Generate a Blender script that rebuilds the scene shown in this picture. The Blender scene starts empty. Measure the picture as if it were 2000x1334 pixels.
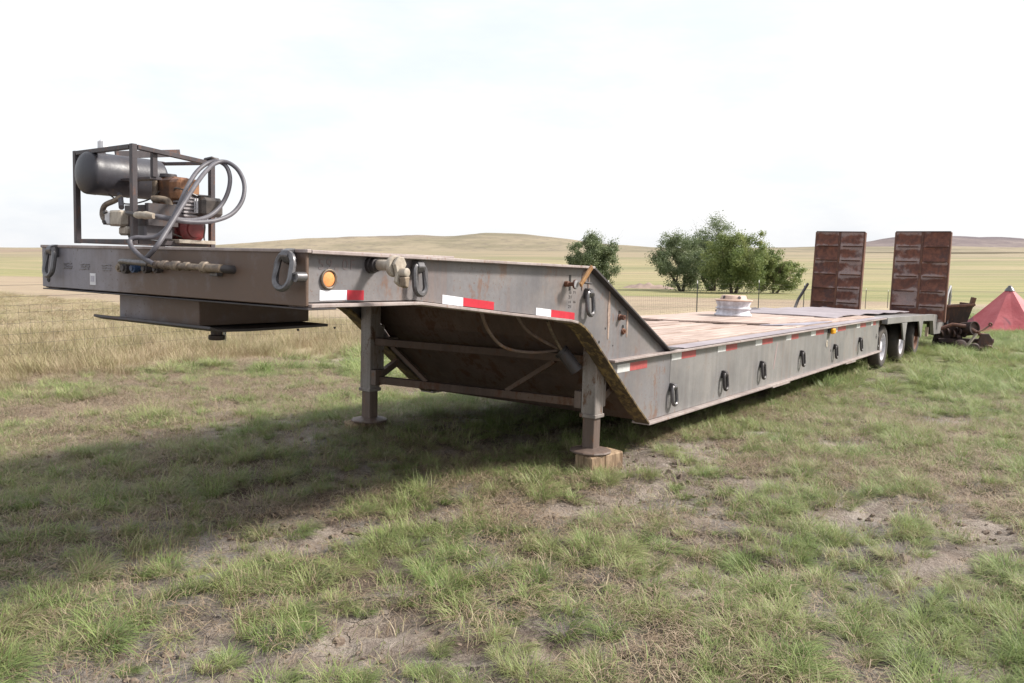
import bpy, bmesh, math, random
import numpy as np
from mathutils import Matrix, Vector, noise as mnoise
R = math.radians
sc = bpy.context.scene
col = sc.collection

# ---------------------------------------------------------------- camera, sky, sun, exposure
EYE, FPX, HOR = 1.76, 1600.0, 478.0
pitch = math.atan((667 - HOR) / FPX)
cd = bpy.data.cameras.new('camera'); cam = bpy.data.objects.new('camera', cd); col.objects.link(cam)
cd.sensor_width = 36.0; cd.lens = 36.0 * FPX / 2000.0; cd.clip_start = 0.05; cd.clip_end = 9000
cam.location = (0, 0, EYE); cam.rotation_euler = (R(90) - pitch, 0, 0)
sc.camera = cam

AX_L = Vector((0.583, 0.812, 0)).normalized(); AX_N = Vector((0.812, -0.583, 0)).normalized()
sun_v = (AX_L * 0.74 + AX_N * 0.90 + Vector((0, 0, 1))).normalized()
wd = bpy.data.worlds.new('World'); sc.world = wd; wd.use_nodes = True
nt = wd.node_tree; nt.nodes.clear()
wo = nt.nodes.new('ShaderNodeOutputWorld'); bg = nt.nodes.new('ShaderNodeBackground')
sky = nt.nodes.new('ShaderNodeTexSky'); sky.sky_type = 'NISHITA'; sky.sun_disc = False
sky.sun_elevation = math.asin(sun_v.z); sky.sun_rotation = math.atan2(sun_v.x, sun_v.y)
sky.dust_density = 4.0; sky.air_density = 1.0
mx = nt.nodes.new('ShaderNodeMix'); mx.data_type = 'RGBA'
mx.inputs['Factor'].default_value = 0.76                      # thin bright cloud veil over the blue
nt.links.new(sky.outputs[0], mx.inputs['A']); mx.inputs['B'].default_value = (6.3, 6.34, 6.42, 1)
tcw = nt.nodes.new('ShaderNodeTexCoord'); mpw = nt.nodes.new('ShaderNodeMapping'); mpw.inputs['Scale'].default_value = (1.6, 1.6, 5.0)
nzw = nt.nodes.new('ShaderNodeTexNoise'); nzw.inputs['Scale'].default_value = 1.4; nzw.inputs['Detail'].default_value = 6; nzw.inputs['Roughness'].default_value = 0.6
crw = nt.nodes.new('ShaderNodeMapRange'); crw.interpolation_type = 'SMOOTHSTEP'; crw.inputs[1].default_value = 0.42; crw.inputs[2].default_value = 0.66
cmw = nt.nodes.new('ShaderNodeMix'); cmw.data_type = 'RGBA'; cmw.inputs['A'].default_value = (6.3, 6.34, 6.42, 1); cmw.inputs['B'].default_value = (5.35, 5.6, 5.95, 1)
nt.links.new(tcw.outputs['Generated'], mpw.inputs[0]); nt.links.new(mpw.outputs[0], nzw.inputs['Vector']); nt.links.new(nzw.outputs[0], crw.inputs[0])
nt.links.new(crw.outputs[0], cmw.inputs['Factor']); nt.links.new(cmw.outputs['Result'], mx.inputs['B'])       # faint uneven cloud
nt.links.new(mx.outputs['Result'], bg.inputs['Color']); bg.inputs['Strength'].default_value = 0.142
nt.links.new(bg.outputs[0], wo.inputs[0])
sd = bpy.data.lights.new('sun', 'SUN'); sd.energy = 5.0; sd.angle = R(9.0); sd.color = (1.0, 0.95, 0.88)
so = bpy.data.objects.new('sun', sd); col.objects.link(so)
so.rotation_euler = sun_v.to_track_quat('Z', 'Y').to_euler(); so.location = (0, 0, 30)
sc.view_settings.view_transform = 'Standard'; sc.view_settings.look = 'None'
sc.view_settings.exposure = 0.5; sc.view_settings.gamma = 1.0; sc.view_settings.use_curve_mapping = False
sc.cycles.max_bounces = 6; sc.cycles.diffuse_bounces = 3; sc.cycles.transparent_max_bounces = 4
sc.cycles.use_denoising = True

# ---------------------------------------------------------------- node helpers / materials
def srgb(*c):
    return tuple(((x / 255) / 12.92 if x / 255 <= 0.04045 else ((x / 255 + 0.055) / 1.055) ** 2.4) for x in c)

class NB:
    def __init__(s, name):
        s.m = bpy.data.materials.new(name); s.m.use_nodes = True
        s.t = s.m.node_tree; s.t.nodes.clear()
        s.out = s.t.nodes.new('ShaderNodeOutputMaterial'); s.b = s.t.nodes.new('ShaderNodeBsdfPrincipled')
        s.t.links.new(s.b.outputs[0], s.out.inputs[0])
        s.geo = None; s.tc = None
    def link(s, a, b): s.t.links.new(a, b)
    def val(s, sock, v):
        if hasattr(v, 'links') or isinstance(v, bpy.types.NodeSocket): s.t.links.new(v, sock)
        elif isinstance(v, (tuple, list)):
            sock.default_value = tuple(v) + (1,) if len(v) == 3 and sock.type == 'RGBA' else tuple(v)
        else: sock.default_value = v
    def obj(s):
        if not s.tc: s.tc = s.t.nodes.new('ShaderNodeTexCoord')
        return s.tc.outputs['Object']
    def pos(s):
        if not s.geo: s.geo = s.t.nodes.new('ShaderNodeNewGeometry')
        return s.geo.outputs['Position']
    def mapv(s, v, scale=(1, 1, 1), loc=(0, 0, 0), rot=(0, 0, 0)):
        n = s.t.nodes.new('ShaderNodeMapping'); s.link(v, n.inputs[0])
        n.inputs['Location'].default_value = loc; n.inputs['Rotation'].default_value = rot; n.inputs['Scale'].default_value = scale
        return n.outputs[0]
    def noise(s, v, scale=5, detail=4, rough=0.55, dist=0.0):
        n = s.t.nodes.new('ShaderNodeTexNoise'); s.link(v, n.inputs['Vector'])
        n.inputs['Scale'].default_value = scale; n.inputs['Detail'].default_value = detail
        n.inputs['Roughness'].default_value = rough; n.inputs['Distortion'].default_value = dist
        return n.outputs[0]
    def voro(s, v, scale=5, feature='F1', rnd=1.0):
        n = s.t.nodes.new('ShaderNodeTexVoronoi'); n.feature = feature; s.link(v, n.inputs['Vector'])
        n.inputs['Scale'].default_value = scale; n.inputs['Randomness'].default_value = rnd
        return n.outputs[0]
    def ramp(s, f, a, b, lo=0.0, hi=1.0):
        n = s.t.nodes.new('ShaderNodeMapRange'); n.interpolation_type = 'SMOOTHSTEP'
        s.link(f, n.inputs[0]); n.inputs[1].default_value = a; n.inputs[2].default_value = b
        n.inputs[3].default_value = lo; n.inputs[4].default_value = hi
        return n.outputs[0]
    def math(s, op, a, b=0.0, c=0.0):
        n = s.t.nodes.new('ShaderNodeMath'); n.operation = op
        s.val(n.inputs[0], a); s.val(n.inputs[1], b); s.val(n.inputs[2], c)
        return n.outputs[0]
    def mix(s, f, a, b, mode='MIX'):
        n = s.t.nodes.new('ShaderNodeMix'); n.data_type = 'RGBA'; n.blend_type = mode
        s.val(n.inputs['Factor'], f)
        for k, v in (('A', a), ('B', b)):
            sock = [i for i in n.inputs if i.name == k and i.type == 'RGBA'][0]
            s.val(sock, v)
        return [o for o in n.outputs if o.type == 'RGBA'][0]
    def sep(s, v):
        n = s.t.nodes.new('ShaderNodeSeparateXYZ'); s.link(v, n.inputs[0]); return n.outputs
    def comb(s, x, y, z):
        n = s.t.nodes.new('ShaderNodeCombineXYZ')
        for i, q in enumerate((x, y, z)): s.val(n.inputs[i], q)
        return n.outputs[0]
    def attr(s, name):
        n = s.t.nodes.new('ShaderNodeAttribute'); n.attribute_name = name; return n
    def rand(s):
        return s.t.nodes.new('ShaderNodeObjectInfo').outputs['Random']
    def bump(s, h, strength=0.3, dist=0.01):
        n = s.t.nodes.new('ShaderNodeBump'); n.inputs['Strength'].default_value = strength; n.inputs['Distance'].default_value = dist
        s.link(h, n.inputs['Height']); s.link(n.outputs[0], s.b.inputs['Normal'])
    def fin(s, color=None, rough=0.6, metal=0.0, spec=None):
        if color is not None: s.val(s.b.inputs['Base Color'], color)
        s.val(s.b.inputs['Roughness'], rough); s.val(s.b.inputs['Metallic'], metal)
        if spec is not None: s.b.inputs['Specular IOR Level'].default_value = spec
        return s.m

MATS = {}
def steel(name, base, dark, rust, rust_amt=0.62, rough=0.5, streak=0.5, scale=1.0, grime=None, dust=None, spec=0.4, rs=9):
    n = NB(name); o = n.obj()
    big = n.noise(o, 1.1 * scale, 5, 0.6); fine = n.noise(o, 34 * scale, 4, 0.6)
    st = n.noise(n.mapv(o, (11, 11, 0.7)), 1.0, 5, 0.65)
    c = n.mix(n.ramp(big, 0.35, 0.66), dark, base)
    c = n.mix(n.math('MULTIPLY', n.ramp(st, 0.42, 0.7), streak), c, tuple(min(1, x * 1.28 + 0.02) for x in base))
    c = n.mix(n.math('MULTIPLY', n.ramp(n.noise(n.mapv(o, (17, 17, 1.2), (3, 1, 0)), 1.0, 4, 0.6), 0.54, 0.72), streak * 0.75), c, tuple(x * 0.6 for x in dark))
    rm = n.ramp(n.math('ADD', n.math('MULTIPLY', n.noise(n.mapv(o, (1, 1, 0.45), (5, 2, 1)), rs * scale, 6, 0.7), 0.8), n.math('MULTIPLY', big, 0.25)), rust_amt, rust_amt + 0.09)
    c = n.mix(rm, c, rust)
    run = n.ramp(n.noise(n.mapv(o, (7, 7, 0.35), (1, 9, 2)), 1.0, 6, 0.7), 0.52, 0.68)
    c = n.mix(n.math('MULTIPLY', run, 0.7), c, tuple(a * 0.55 + b * 0.45 for a, b in zip(rust, base)))
    chip = n.math('MULTIPLY', n.ramp(n.noise(o, 55 * scale, 3, 0.6), 0.63, 0.67), n.ramp(big, 0.4, 0.6))
    c = n.mix(chip, c, tuple(x * 0.8 for x in rust))
    if dust: c = n.mix(n.math('MULTIPLY', n.ramp(n.noise(o, 2.3 * scale, 5, 0.65), 0.42, 0.75), dust[1]), c, dust[0])
    if grime:
        x = n.sep(o)
        edge = n.math('ADD', x[1], n.math('MULTIPLY', n.math('SUBTRACT', n.noise(n.mapv(o, (1, 1, .8)), 2.2, 4, 0.6), 0.5), 1.1))
        gm = n.math('MULTIPLY', n.ramp(edge, grime[1], grime[2]), n.ramp(n.noise(o, 7, 5, .7), 0.2, 0.5, 0.55, 1.0))
        c = n.mix(gm, c, grime[0])
    c = n.mix(n.ramp(fine, 0.25, 0.8, 0.16, 0.0), c, (0.02, 0.018, 0.018))
    rr = n.math('ADD', rough, n.math('MULTIPLY', n.math('SUBTRACT', fine, 0.5), 0.25))
    n.bump(n.math('ADD', n.math('MULTIPLY', fine, 0.5), n.math('MULTIPLY', big, 1.2)), 0.22, 0.006)
    MATS[name] = n.fin(c, rr, 0.0, spec); return MATS[name]

def plain(name, c, c2=None, scale=30, rough=0.6, metal=0.0, bump=0.15, spec=0.4):
    n = NB(name); o = n.obj(); f = n.noise(o, scale, 5, 0.65); g = n.noise(o, scale * 0.17, 4, 0.6)
    c2 = c2 or tuple(x * 0.6 for x in c)
    cc = n.mix(n.ramp(n.math('ADD', n.math('MULTIPLY', f, 0.5), n.math('MULTIPLY', g, 0.5)), 0.36, 0.62), c2, c)
    if bump: n.bump(f, bump, 0.004)
    MATS[name] = n.fin(cc, rough, metal, spec); return MATS[name]

steel('steel_side', (0.188, 0.182, 0.19), (0.130, 0.124, 0.131), (0.17, 0.10, 0.075), 0.575, 0.42, 0.2, dust=((0.235, 0.20, 0.178), 0.6))
steel('steel_deck', (0.218, 0.211, 0.208), (0.152, 0.146, 0.147), (0.20, 0.13, 0.10), 0.61, 0.45, 0.38, dust=((0.28, 0.262, 0.245), 0.6))
steel('steel_front', (0.25, 0.24, 0.268), (0.19, 0.182, 0.205), (0.11, 0.075, 0.06), 0.66, 0.5, 0.25, grime=((0.112, 0.072, 0.052), 2.05, 1.4), dust=((0.2, 0.18, 0.17), 0.25))
steel('steel_flange', (0.33, 0.28, 0.262), (0.23, 0.185, 0.175), (0.19, 0.10, 0.07), 0.58, 0.6, 0.35, 1.4, dust=((0.5, 0.45, 0.42), 0.45), rs=14)
steel('steel_dark', (0.058, 0.05, 0.053), (0.04, 0.035, 0.036), (0.075, 0.042, 0.03), 0.58, 0.55, 0.3)
steel('belly', (0.135, 0.094, 0.073), (0.085, 0.06, 0.048), (0.10, 0.05, 0.03), 0.55, 0.75, 0.3, spec=0.2)
steel('mud_flange', (0.11, 0.085, 0.055), (0.07, 0.05, 0.035), (0.23, 0.165, 0.075), 0.50, 0.85, 0.2, 1.6, spec=0.15)
steel('jack_paint', (0.30, 0.275, 0.26), (0.2, 0.175, 0.16), (0.13, 0.068, 0.04), 0.54, 0.6, 0.5, 1.6, dust=((0.2, 0.12, 0.08), 0.5))
steel('jack_inner', (0.16, 0.118, 0.098), (0.105, 0.075, 0.062), (0.17, 0.085, 0.045), 0.55, 0.55, 0.5, 1.6)
steel('rust', (0.135, 0.058, 0.038), (0.08, 0.036, 0.027), (0.20, 0.085, 0.04), 0.55, 0.7, 0.35, 1.6)
steel('rust_dark', (0.06, 0.032, 0.028), (0.035, 0.022, 0.021), (0.11, 0.05, 0.03), 0.55, 0.7, 0.3, 1.6)
steel('cage', (0.062, 0.052, 0.056), (0.045, 0.038, 0.042), (0.115, 0.06, 0.045), 0.55, 0.5, 0.3, 2)
steel('tank', (0.046, 0.045, 0.054), (0.03, 0.029, 0.036), (0.085, 0.062, 0.055), 0.6, 0.42, 0.3, 2.2)
steel('reservoir', (0.10, 0.095, 0.105), (0.075, 0.07, 0.08), (0.10, 0.07, 0.06), 0.62, 0.5, 0.4, 2)
plain('ring', (0.15, 0.145, 0.15), (0.085, 0.08, 0.083), 40, 0.34, 0.55)
plain('ring_dark', (0.062, 0.055, 0.056), (0.035, 0.03, 0.03), 40, 0.5, 0.2)
plain('hose', (0.105, 0.10, 0.112), (0.07, 0.065, 0.075), 25, 0.5)
plain('hose_pale', (0.27, 0.24, 0.235), (0.19, 0.165, 0.16), 25, 0.55)
plain('brass', (0.24, 0.19, 0.14), (0.075, 0.055, 0.045), 30, 0.55, 0.2)
plain('fitting', (0.43, 0.385, 0.32), (0.27, 0.225, 0.18), 30, 0.6)
plain('engine_rust', (0.17, 0.075, 0.03), (0.06, 0.032, 0.022), 22, 0.5)
plain('engine_orange', (0.30, 0.15, 0.075), (0.14, 0.06, 0.032), 18, 0.5)
plain('engine_red', (0.125, 0.016, 0.016), (0.055, 0.014, 0.013), 20, 0.4)
plain('engine_alu', (0.34, 0.32, 0.33), (0.18, 0.16, 0.16), 40, 0.45, 0.3)
plain('filter_black', (0.075, 0.062, 0.055), (0.035, 0.03, 0.028), 24, 0.4)
plain('white_paint', (0.66, 0.66, 0.68), (0.5, 0.49, 0.5), 20, 0.5)
plain('sticker_grey', (0.42, 0.41, 0.46), (0.34, 0.33, 0.38), 200, 0.5)
plain('blue', (0.03, 0.07, 0.16), None, 30, 0.45)
plain('handle_wood', (0.36, 0.20, 0.085), (0.24, 0.12, 0.05), 40, 0.6)
plain('tape_white', (0.72, 0.73, 0.77), (0.58, 0.58, 0.62), 30, 0.4, 0, 0.05)
plain('tape_red', (0.46, 0.022, 0.04), (0.36, 0.015, 0.03), 20, 0.4, 0, 0.05)
plain('tape_red_faded', (0.40, 0.085, 0.085), (0.30, 0.06, 0.06), 20, 0.5, 0, 0.05)
plain('tape_white_faded', (0.58, 0.585, 0.57), (0.45, 0.45, 0.44), 20, 0.5, 0, 0.05)
plain('amber', (0.80, 0.33, 0.12), (0.66, 0.25, 0.09), 90, 0.3)
plain('amber_bright', (0.85, 0.40, 0.01), (0.7, 0.28, 0.01), 60, 0.25)
plain('rubber', (0.045, 0.04, 0.038), (0.075, 0.06, 0.05), 12, 0.8)
plain('mat_grey', (0.30, 0.262, 0.28), (0.20, 0.172, 0.185), 6, 0.62)
plain('plywood', (0.56, 0.47, 0.43), (0.38, 0.305, 0.275), 5, 0.75)
plain('flap', (0.30, 0.285, 0.335), (0.22, 0.205, 0.24), 9, 0.55)
plain('mat_edge', (0.10, 0.085, 0.09), None, 6, 0.7)
plain('rim_white', (0.62, 0.61, 0.66), (0.34, 0.32, 0.34), 13, 0.55)
plain('rim_tan', (0.55, 0.42, 0.34), (0.40, 0.27, 0.21), 9, 0.6)
plain('galv', (0.46, 0.46, 0.47), (0.34, 0.33, 0.34), 30, 0.4, 0.3)
plain('post_steel', (0.055, 0.06, 0.052), (0.03, 0.032, 0.03), 30, 0.6)
plain('wire', (0.09, 0.085, 0.08), (0.05, 0.045, 0.04), 30, 0.5, 0.4, 0)
plain('weld', (0.21, 0.20, 0.215), (0.10, 0.095, 0.10), 60, 0.5, 0.2)
plain('scar', (0.36, 0.27, 0.22), (0.22, 0.155, 0.125), 30, 0.7)
plain('letter_red', (0.15, 0.10, 0.095), (0.165, 0.15, 0.155), 26, 0.7, 0, 0)
plain('letter_pale', (0.27, 0.215, 0.21), (0.27, 0.21, 0.205), 14, 0.6, 0, 0)
plain('letter_dark', (0.02, 0.018, 0.018), None, 40, 0.7, 0, 0)
plain('bark', (0.10, 0.075, 0.058), (0.055, 0.04, 0.032), 8, 0.9)

def mk_wood():
    n = NB('deck_wood'); o = n.obj()
    g = n.noise(n.mapv(o, (1.1, 26, 26)), 1.0, 6, 0.65, 0.4); b = n.noise(n.mapv(o, (0.5, 2.5, 1)), 1.0, 4, 0.6)
    r = n.rand()
    c = n.mix(n.ramp(g, 0.35, 0.68), (0.215, 0.15, 0.122), (0.50, 0.40, 0.35))
    c = n.mix(n.ramp(b, 0.5, 0.72, 0, 0.5), c, (0.34, 0.25, 0.21))
    c = n.mix(n.math('MULTIPLY', r, 0.35), c, (0.52, 0.43, 0.385))
    n.bump(g, 0.5, 0.008); MATS['deck_wood'] = n.fin(c, 0.8, 0, 0.2)
mk_wood()

def mk_block():
    n = NB('wood_block'); o = n.obj()
    g = n.noise(n.mapv(o, (22, 22, 2.2)), 1.0, 6, 0.7, 0.6); d = n.noise(o, 7, 5, 0.65)
    c = n.mix(n.ramp(g, 0.36, 0.64), (0.145, 0.095, 0.06), (0.37, 0.27, 0.18))
    c = n.mix(n.ramp(d, 0.46, 0.62, 0, 0.8), c, (0.17, 0.125, 0.09))
    c = n.mix(n.ramp(n.noise(n.mapv(o, (40, 40, 1.5), (2, 1, 0)), 1.0, 3, 0.6), 0.62, 0.68), c, (0.04, 0.025, 0.015))
    n.bump(g, 0.7, 0.01); MATS['wood_block'] = n.fin(c, 0.85, 0, 0.15)
mk_block()
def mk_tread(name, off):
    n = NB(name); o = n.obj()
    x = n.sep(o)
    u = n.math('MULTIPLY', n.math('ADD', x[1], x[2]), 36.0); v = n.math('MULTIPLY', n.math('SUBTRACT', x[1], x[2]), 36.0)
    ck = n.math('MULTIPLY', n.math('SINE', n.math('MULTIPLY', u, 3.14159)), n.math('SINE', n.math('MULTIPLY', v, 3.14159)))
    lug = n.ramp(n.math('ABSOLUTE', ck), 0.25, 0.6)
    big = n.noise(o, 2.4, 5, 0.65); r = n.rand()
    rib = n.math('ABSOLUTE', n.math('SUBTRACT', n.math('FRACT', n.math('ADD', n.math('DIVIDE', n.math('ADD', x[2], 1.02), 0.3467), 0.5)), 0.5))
    big = n.math('ADD', big, n.ramp(rib, 0.0, 0.34, 0.16, -0.10))  # paler beside the ribs: wear plus highlights put into the colour
    wear_glint = n.math('MULTIPLY', lug, n.ramp(n.math('ADD', big, n.math('MULTIPLY', n.math('SUBTRACT', r, 0.5), 0.30)), 0.47 + off, 0.66 + off))
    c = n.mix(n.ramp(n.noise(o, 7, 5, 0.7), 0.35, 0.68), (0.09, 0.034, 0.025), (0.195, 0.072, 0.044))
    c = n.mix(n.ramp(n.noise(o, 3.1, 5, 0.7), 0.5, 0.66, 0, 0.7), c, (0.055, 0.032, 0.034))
    c = n.mix(n.math('MULTIPLY', wear_glint, 0.8), c, (0.56, 0.47, 0.45))  # worn lugs, lightened in colour to carry the sky's reflection
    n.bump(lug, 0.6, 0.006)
    MATS[name] = n.fin(c, n.mix(wear_glint, (0.62,) * 3, (0.34,) * 3), 0.0, 0.45)
mk_tread('tread_plate', 0.09); mk_tread('tread_worn_glint', -0.055)

def mk_red():
    n = NB('faded_red'); o = n.obj()
    a = n.noise(o, 1.6, 5, 0.65); b = n.noise(o, 0.75, 4, 0.7, 0.6)
    c = n.mix(n.ramp(a, 0.3, 0.7), (0.36, 0.075, 0.085), (0.46, 0.13, 0.14))
    c = n.mix(n.ramp(b, 0.52, 0.64, 0, 0.85), c, (0.16, 0.07, 0.085))
    n.bump(n.noise(o, 2.2, 4), 0.5, 0.05)
    MATS['faded_red'] = n.fin(c, 0.6, 0, 0.3)
mk_red()

def mk_grass(name, greens, dry, dry_lo, dry_hi, transl=0.3):
    n = NB(name); a = n.attr('blade'); s = n.sep(a.outputs['Vector'])      # r = dryness, g = along blade, b = tone
    p = n.pos(); big = n.noise(p, 0.55, 3, 0.6)
    r = n.rand()
    g = n.mix(s[2], greens[0], greens[1])
    g = n.mix(n.math('MULTIPLY', r, 0.6), g, greens[2])
    f = n.math('ADD', n.math('ADD', s[0], n.math('MULTIPLY', n.math('SUBTRACT', big, 0.5), 0.9)), n.math('MULTIPLY', n.math('SUBTRACT', r, 0.5), 0.35))
    f = n.math('ADD', f, n.ramp(s[1], 0.0, 0.55, 0.42, 0.0))
    dc = n.mix(s[2], dry[0], dry[1])
    c = n.mix(n.ramp(f, dry_lo, dry_hi), g, dc)
    n.fin(c, 0.55, 0, 0.35)
    tr = n.t.nodes.new('ShaderNodeBsdfTranslucent'); n.link(c, tr.inputs[0])
    mxs = n.t.nodes.new('ShaderNodeMixShader'); mxs.inputs[0].default_value = transl
    n.link(n.b.outputs[0], mxs.inputs[1]); n.link(tr.outputs[0], mxs.inputs[2]); n.link(mxs.outputs[0], n.out.inputs[0])
    MATS[name] = n.m
mk_grass('grass_blade', ((0.125, 0.195, 0.058), (0.265, 0.33, 0.112), (0.355, 0.38, 0.16)), ((0.46, 0.385, 0.265), (0.29, 0.215, 0.145)), 0.42, 1.0)
mk_grass('tall_blade', ((0.215, 0.225, 0.09), (0.295, 0.275, 0.13), (0.355, 0.305, 0.175)), ((0.465, 0.37, 0.255), (0.38, 0.285, 0.19)), 0.12, 0.9, 0.2)
mk_grass('straw', ((0.32, 0.25, 0.17), (0.19, 0.135, 0.09), (0.44, 0.36, 0.26)), ((0.30, 0.225, 0.15), (0.16, 0.11, 0.075)), 0.3, 0.9, 0.1)

def mk_leaf(name, c1, c2, c3):
    n = NB(name); s = n.sep(n.attr('blade').outputs['Vector']); p = n.pos()
    c = n.mix(s[0], c1, c2); c = n.mix(n.ramp(n.noise(p, 0.6, 3), 0.45, 0.68), c, c3)
    n.fin(c, 0.5, 0, 0.3)
    tr = n.t.nodes.new('ShaderNodeBsdfTranslucent'); n.link(c, tr.inputs[0])
    mxs = n.t.nodes.new('ShaderNodeMixShader'); mxs.inputs[0].default_value = 0.42
    n.link(n.b.outputs[0], mxs.inputs[1]); n.link(tr.outputs[0], mxs.inputs[2]); n.link(mxs.outputs[0], n.out.inputs[0])
    MATS[name] = n.m
mk_leaf('leaf_grey', (0.105, 0.14, 0.068), (0.19, 0.23, 0.12), (0.22, 0.255, 0.135))
mk_leaf('leaf_green', (0.115, 0.16, 0.052), (0.205, 0.25, 0.088), (0.26, 0.29, 0.11))

def mk_ground():
    n = NB('ground'); p = n.pos(); x = n.sep(p)
    s_ = n.math('ADD', n.math('MULTIPLY', x[0], 0.583), n.math('MULTIPLY', x[1], 0.812))
    t_ = n.math('ADD', n.math('MULTIPLY', x[0], -0.812), n.math('MULTIPLY', x[1], 0.583))
    st = n.mapv(p, (0.45, 1.3, 1), rot=(0, 0, R(-54)))
    big = n.noise(p, 0.8, 5, 0.6); mid = n.noise(p, 5, 6, 0.65); fine = n.noise(p, 60, 5, 0.7)
    strk = n.noise(n.mapv(p, (0.9, 3.2, 1), rot=(0, 0, R(-50))), 1.0, 5, 0.65, 0.5)
    # mud
    mud = n.mix(n.ramp(mid, 0.3, 0.7), (0.08, 0.057, 0.043), (0.215, 0.168, 0.13))
    mud = n.mix(n.ramp(strk, 0.44, 0.66), mud, (0.36, 0.312, 0.265))
    mud = n.mix(n.ramp(big, 0.42, 0.62, 0.0, 0.55), mud, (0.27, 0.255, 0.245))
    mud = n.mix(n.ramp(fine, 0.3, 0.75, 0.65, 0.0), mud, (0.05, 0.032, 0.024))
    wn = n.noise(p, 3.0, 4, 0.6)
    ba = n.attr('bare').outputs['Fac']
    pale = n.mix(n.ramp(mid, 0.32, 0.68), (0.19, 0.145, 0.115), (0.345, 0.295, 0.25))
    pale = n.mix(n.ramp(fine, 0.3, 0.6, 0.5, 0.0), pale, (0.12, 0.088, 0.07))
    mud = n.mix(n.math('MULTIPLY', n.ramp(n.math('ADD', ba, n.math('MULTIPLY', n.math('SUBTRACT', mid, 0.5), 0.9)), 0.25, 0.75), 0.85), mud, pale)
    wp = n.t.nodes.new('ShaderNodeVectorMath'); wp.operation = 'ADD'; n.link(p, wp.inputs[0]); n.link(n.comb(n.math('MULTIPLY', wn, 0.6), n.math('MULTIPLY', mid, 0.35), 0.0), wp.inputs[1])
    cr = n.voro(wp.outputs[0], 7.0, 'DISTANCE_TO_EDGE'); crk = n.math('MULTIPLY', n.ramp(cr, 0.0, 0.03, 1.0, 0.0), n.math('MULTIPLY', n.ramp(n.noise(p, 2.1, 4, 0.6), 0.47, 0.62), n.ramp(mid, 0.38, 0.6)))
    mud = n.mix(n.math('MULTIPLY', crk, 0.7), mud, (0.045, 0.032, 0.026))
    # dry thatch under the tall grass
    th = n.mix(n.ramp(fine, 0.3, 0.7), (0.28, 0.22, 0.14), (0.46, 0.375, 0.25))
    near = n.mix(n.ramp(t_, 9.6, 11.6), mud, th)
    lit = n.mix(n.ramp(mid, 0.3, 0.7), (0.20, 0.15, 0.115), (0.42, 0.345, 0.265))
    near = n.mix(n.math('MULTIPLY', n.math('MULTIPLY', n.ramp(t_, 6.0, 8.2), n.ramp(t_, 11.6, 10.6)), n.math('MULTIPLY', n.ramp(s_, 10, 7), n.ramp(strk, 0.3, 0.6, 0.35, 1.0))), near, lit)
    # pasture on the yard side, further off: green thatch
    gr = n.mix(n.ramp(mid, 0.3, 0.7), (0.13, 0.135, 0.06), (0.25, 0.235, 0.12))
    near = n.mix(n.math('MULTIPLY', n.ramp(s_, 11, 22), n.ramp(t_, 11.5, 9.5)), near, gr)
    # fields beyond the fence, by distance
    hs = n.noise(n.mapv(p, (0.004, 0.02, 1)), 1.0, 5, 0.6); hm = n.noise(n.mapv(p, (0.03, 0.12, 1)), 1.0, 5, 0.65)
    yy = n.math('ADD', x[1], n.math('MULTIPLY', n.math('SUBTRACT', hm, 0.5), 14.0))
    fld = n.mix(n.ramp(hm, 0.35, 0.65), (0.275, 0.21, 0.15), (0.335, 0.265, 0.18))
    grn = n.mix(n.ramp(hm, 0.35, 0.65), (0.18, 0.185, 0.075), (0.285, 0.25, 0.12))
    far = n.mix(n.ramp(yy, 74, 82), fld, grn)
    yl = n.mix(n.ramp(hs, 0.38, 0.62), (0.20, 0.19, 0.092), (0.30, 0.245, 0.14))
    yf = n.math('ADD', x[1], n.math('MULTIPLY', n.math('SUBTRACT', hs, 0.5), 160.0))
    far = n.mix(n.ramp(yf, 120, 190), far, yl)
    hill = n.mix(n.ramp(hs, 0.36, 0.64), (0.195, 0.17, 0.105), (0.27, 0.215, 0.14))
    far = n.mix(n.ramp(yf, 330, 560), far, hill)
    dk = n.ramp(n.noise(n.mapv(p, (0.012, 0.10, 1)), 1.0, 6, 0.7), 0.55, 0.68)
    far = n.mix(n.math('MULTIPLY', dk, 0.7), far, (0.13, 0.12, 0.07))
    for yl_, w_, k_ in ((118, 2.5, 0.6), (205, 4, 0.5), (262, 6, 0.65), (420, 10, 0.5)):
        dd = n.math('ABSOLUTE', n.math('SUBTRACT', n.math('ADD', x[1], n.math('ADD', n.math('MULTIPLY', x[0], 0.12), n.math('MULTIPLY', n.math('SUBTRACT', hs, 0.5), 60.0))), yl_ + 6))
        far = n.mix(n.math('MULTIPLY', n.math('MULTIPLY', n.ramp(dd, w_ * 0.4, w_, 1.0, 0.0), k_), n.ramp(hm, 0.36, 0.52)), far, (0.115, 0.10, 0.062))
    c = n.mix(n.ramp(t_, 13.5, 17), near, far)
    c = n.mix(n.ramp(x[1], 60, 75), c, far)
    wet = n.math('MULTIPLY', n.ramp(big, 0.48, 0.6), n.ramp(t_, 10, 7))
    rr = n.math('SUBTRACT', 0.9, n.math('MULTIPLY', wet, 0.5))
    hgt = n.math('SUBTRACT', n.math('ADD', n.math('MULTIPLY', fine, 0.35), n.math('MULTIPLY', mid, 1.0)), n.math('MULTIPLY', crk, 0.8))
    n.bump(hgt, 1.0, 0.06)
    MATS['ground'] = n.fin(c, rr, 0, 0.3)
mk_ground()

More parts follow.
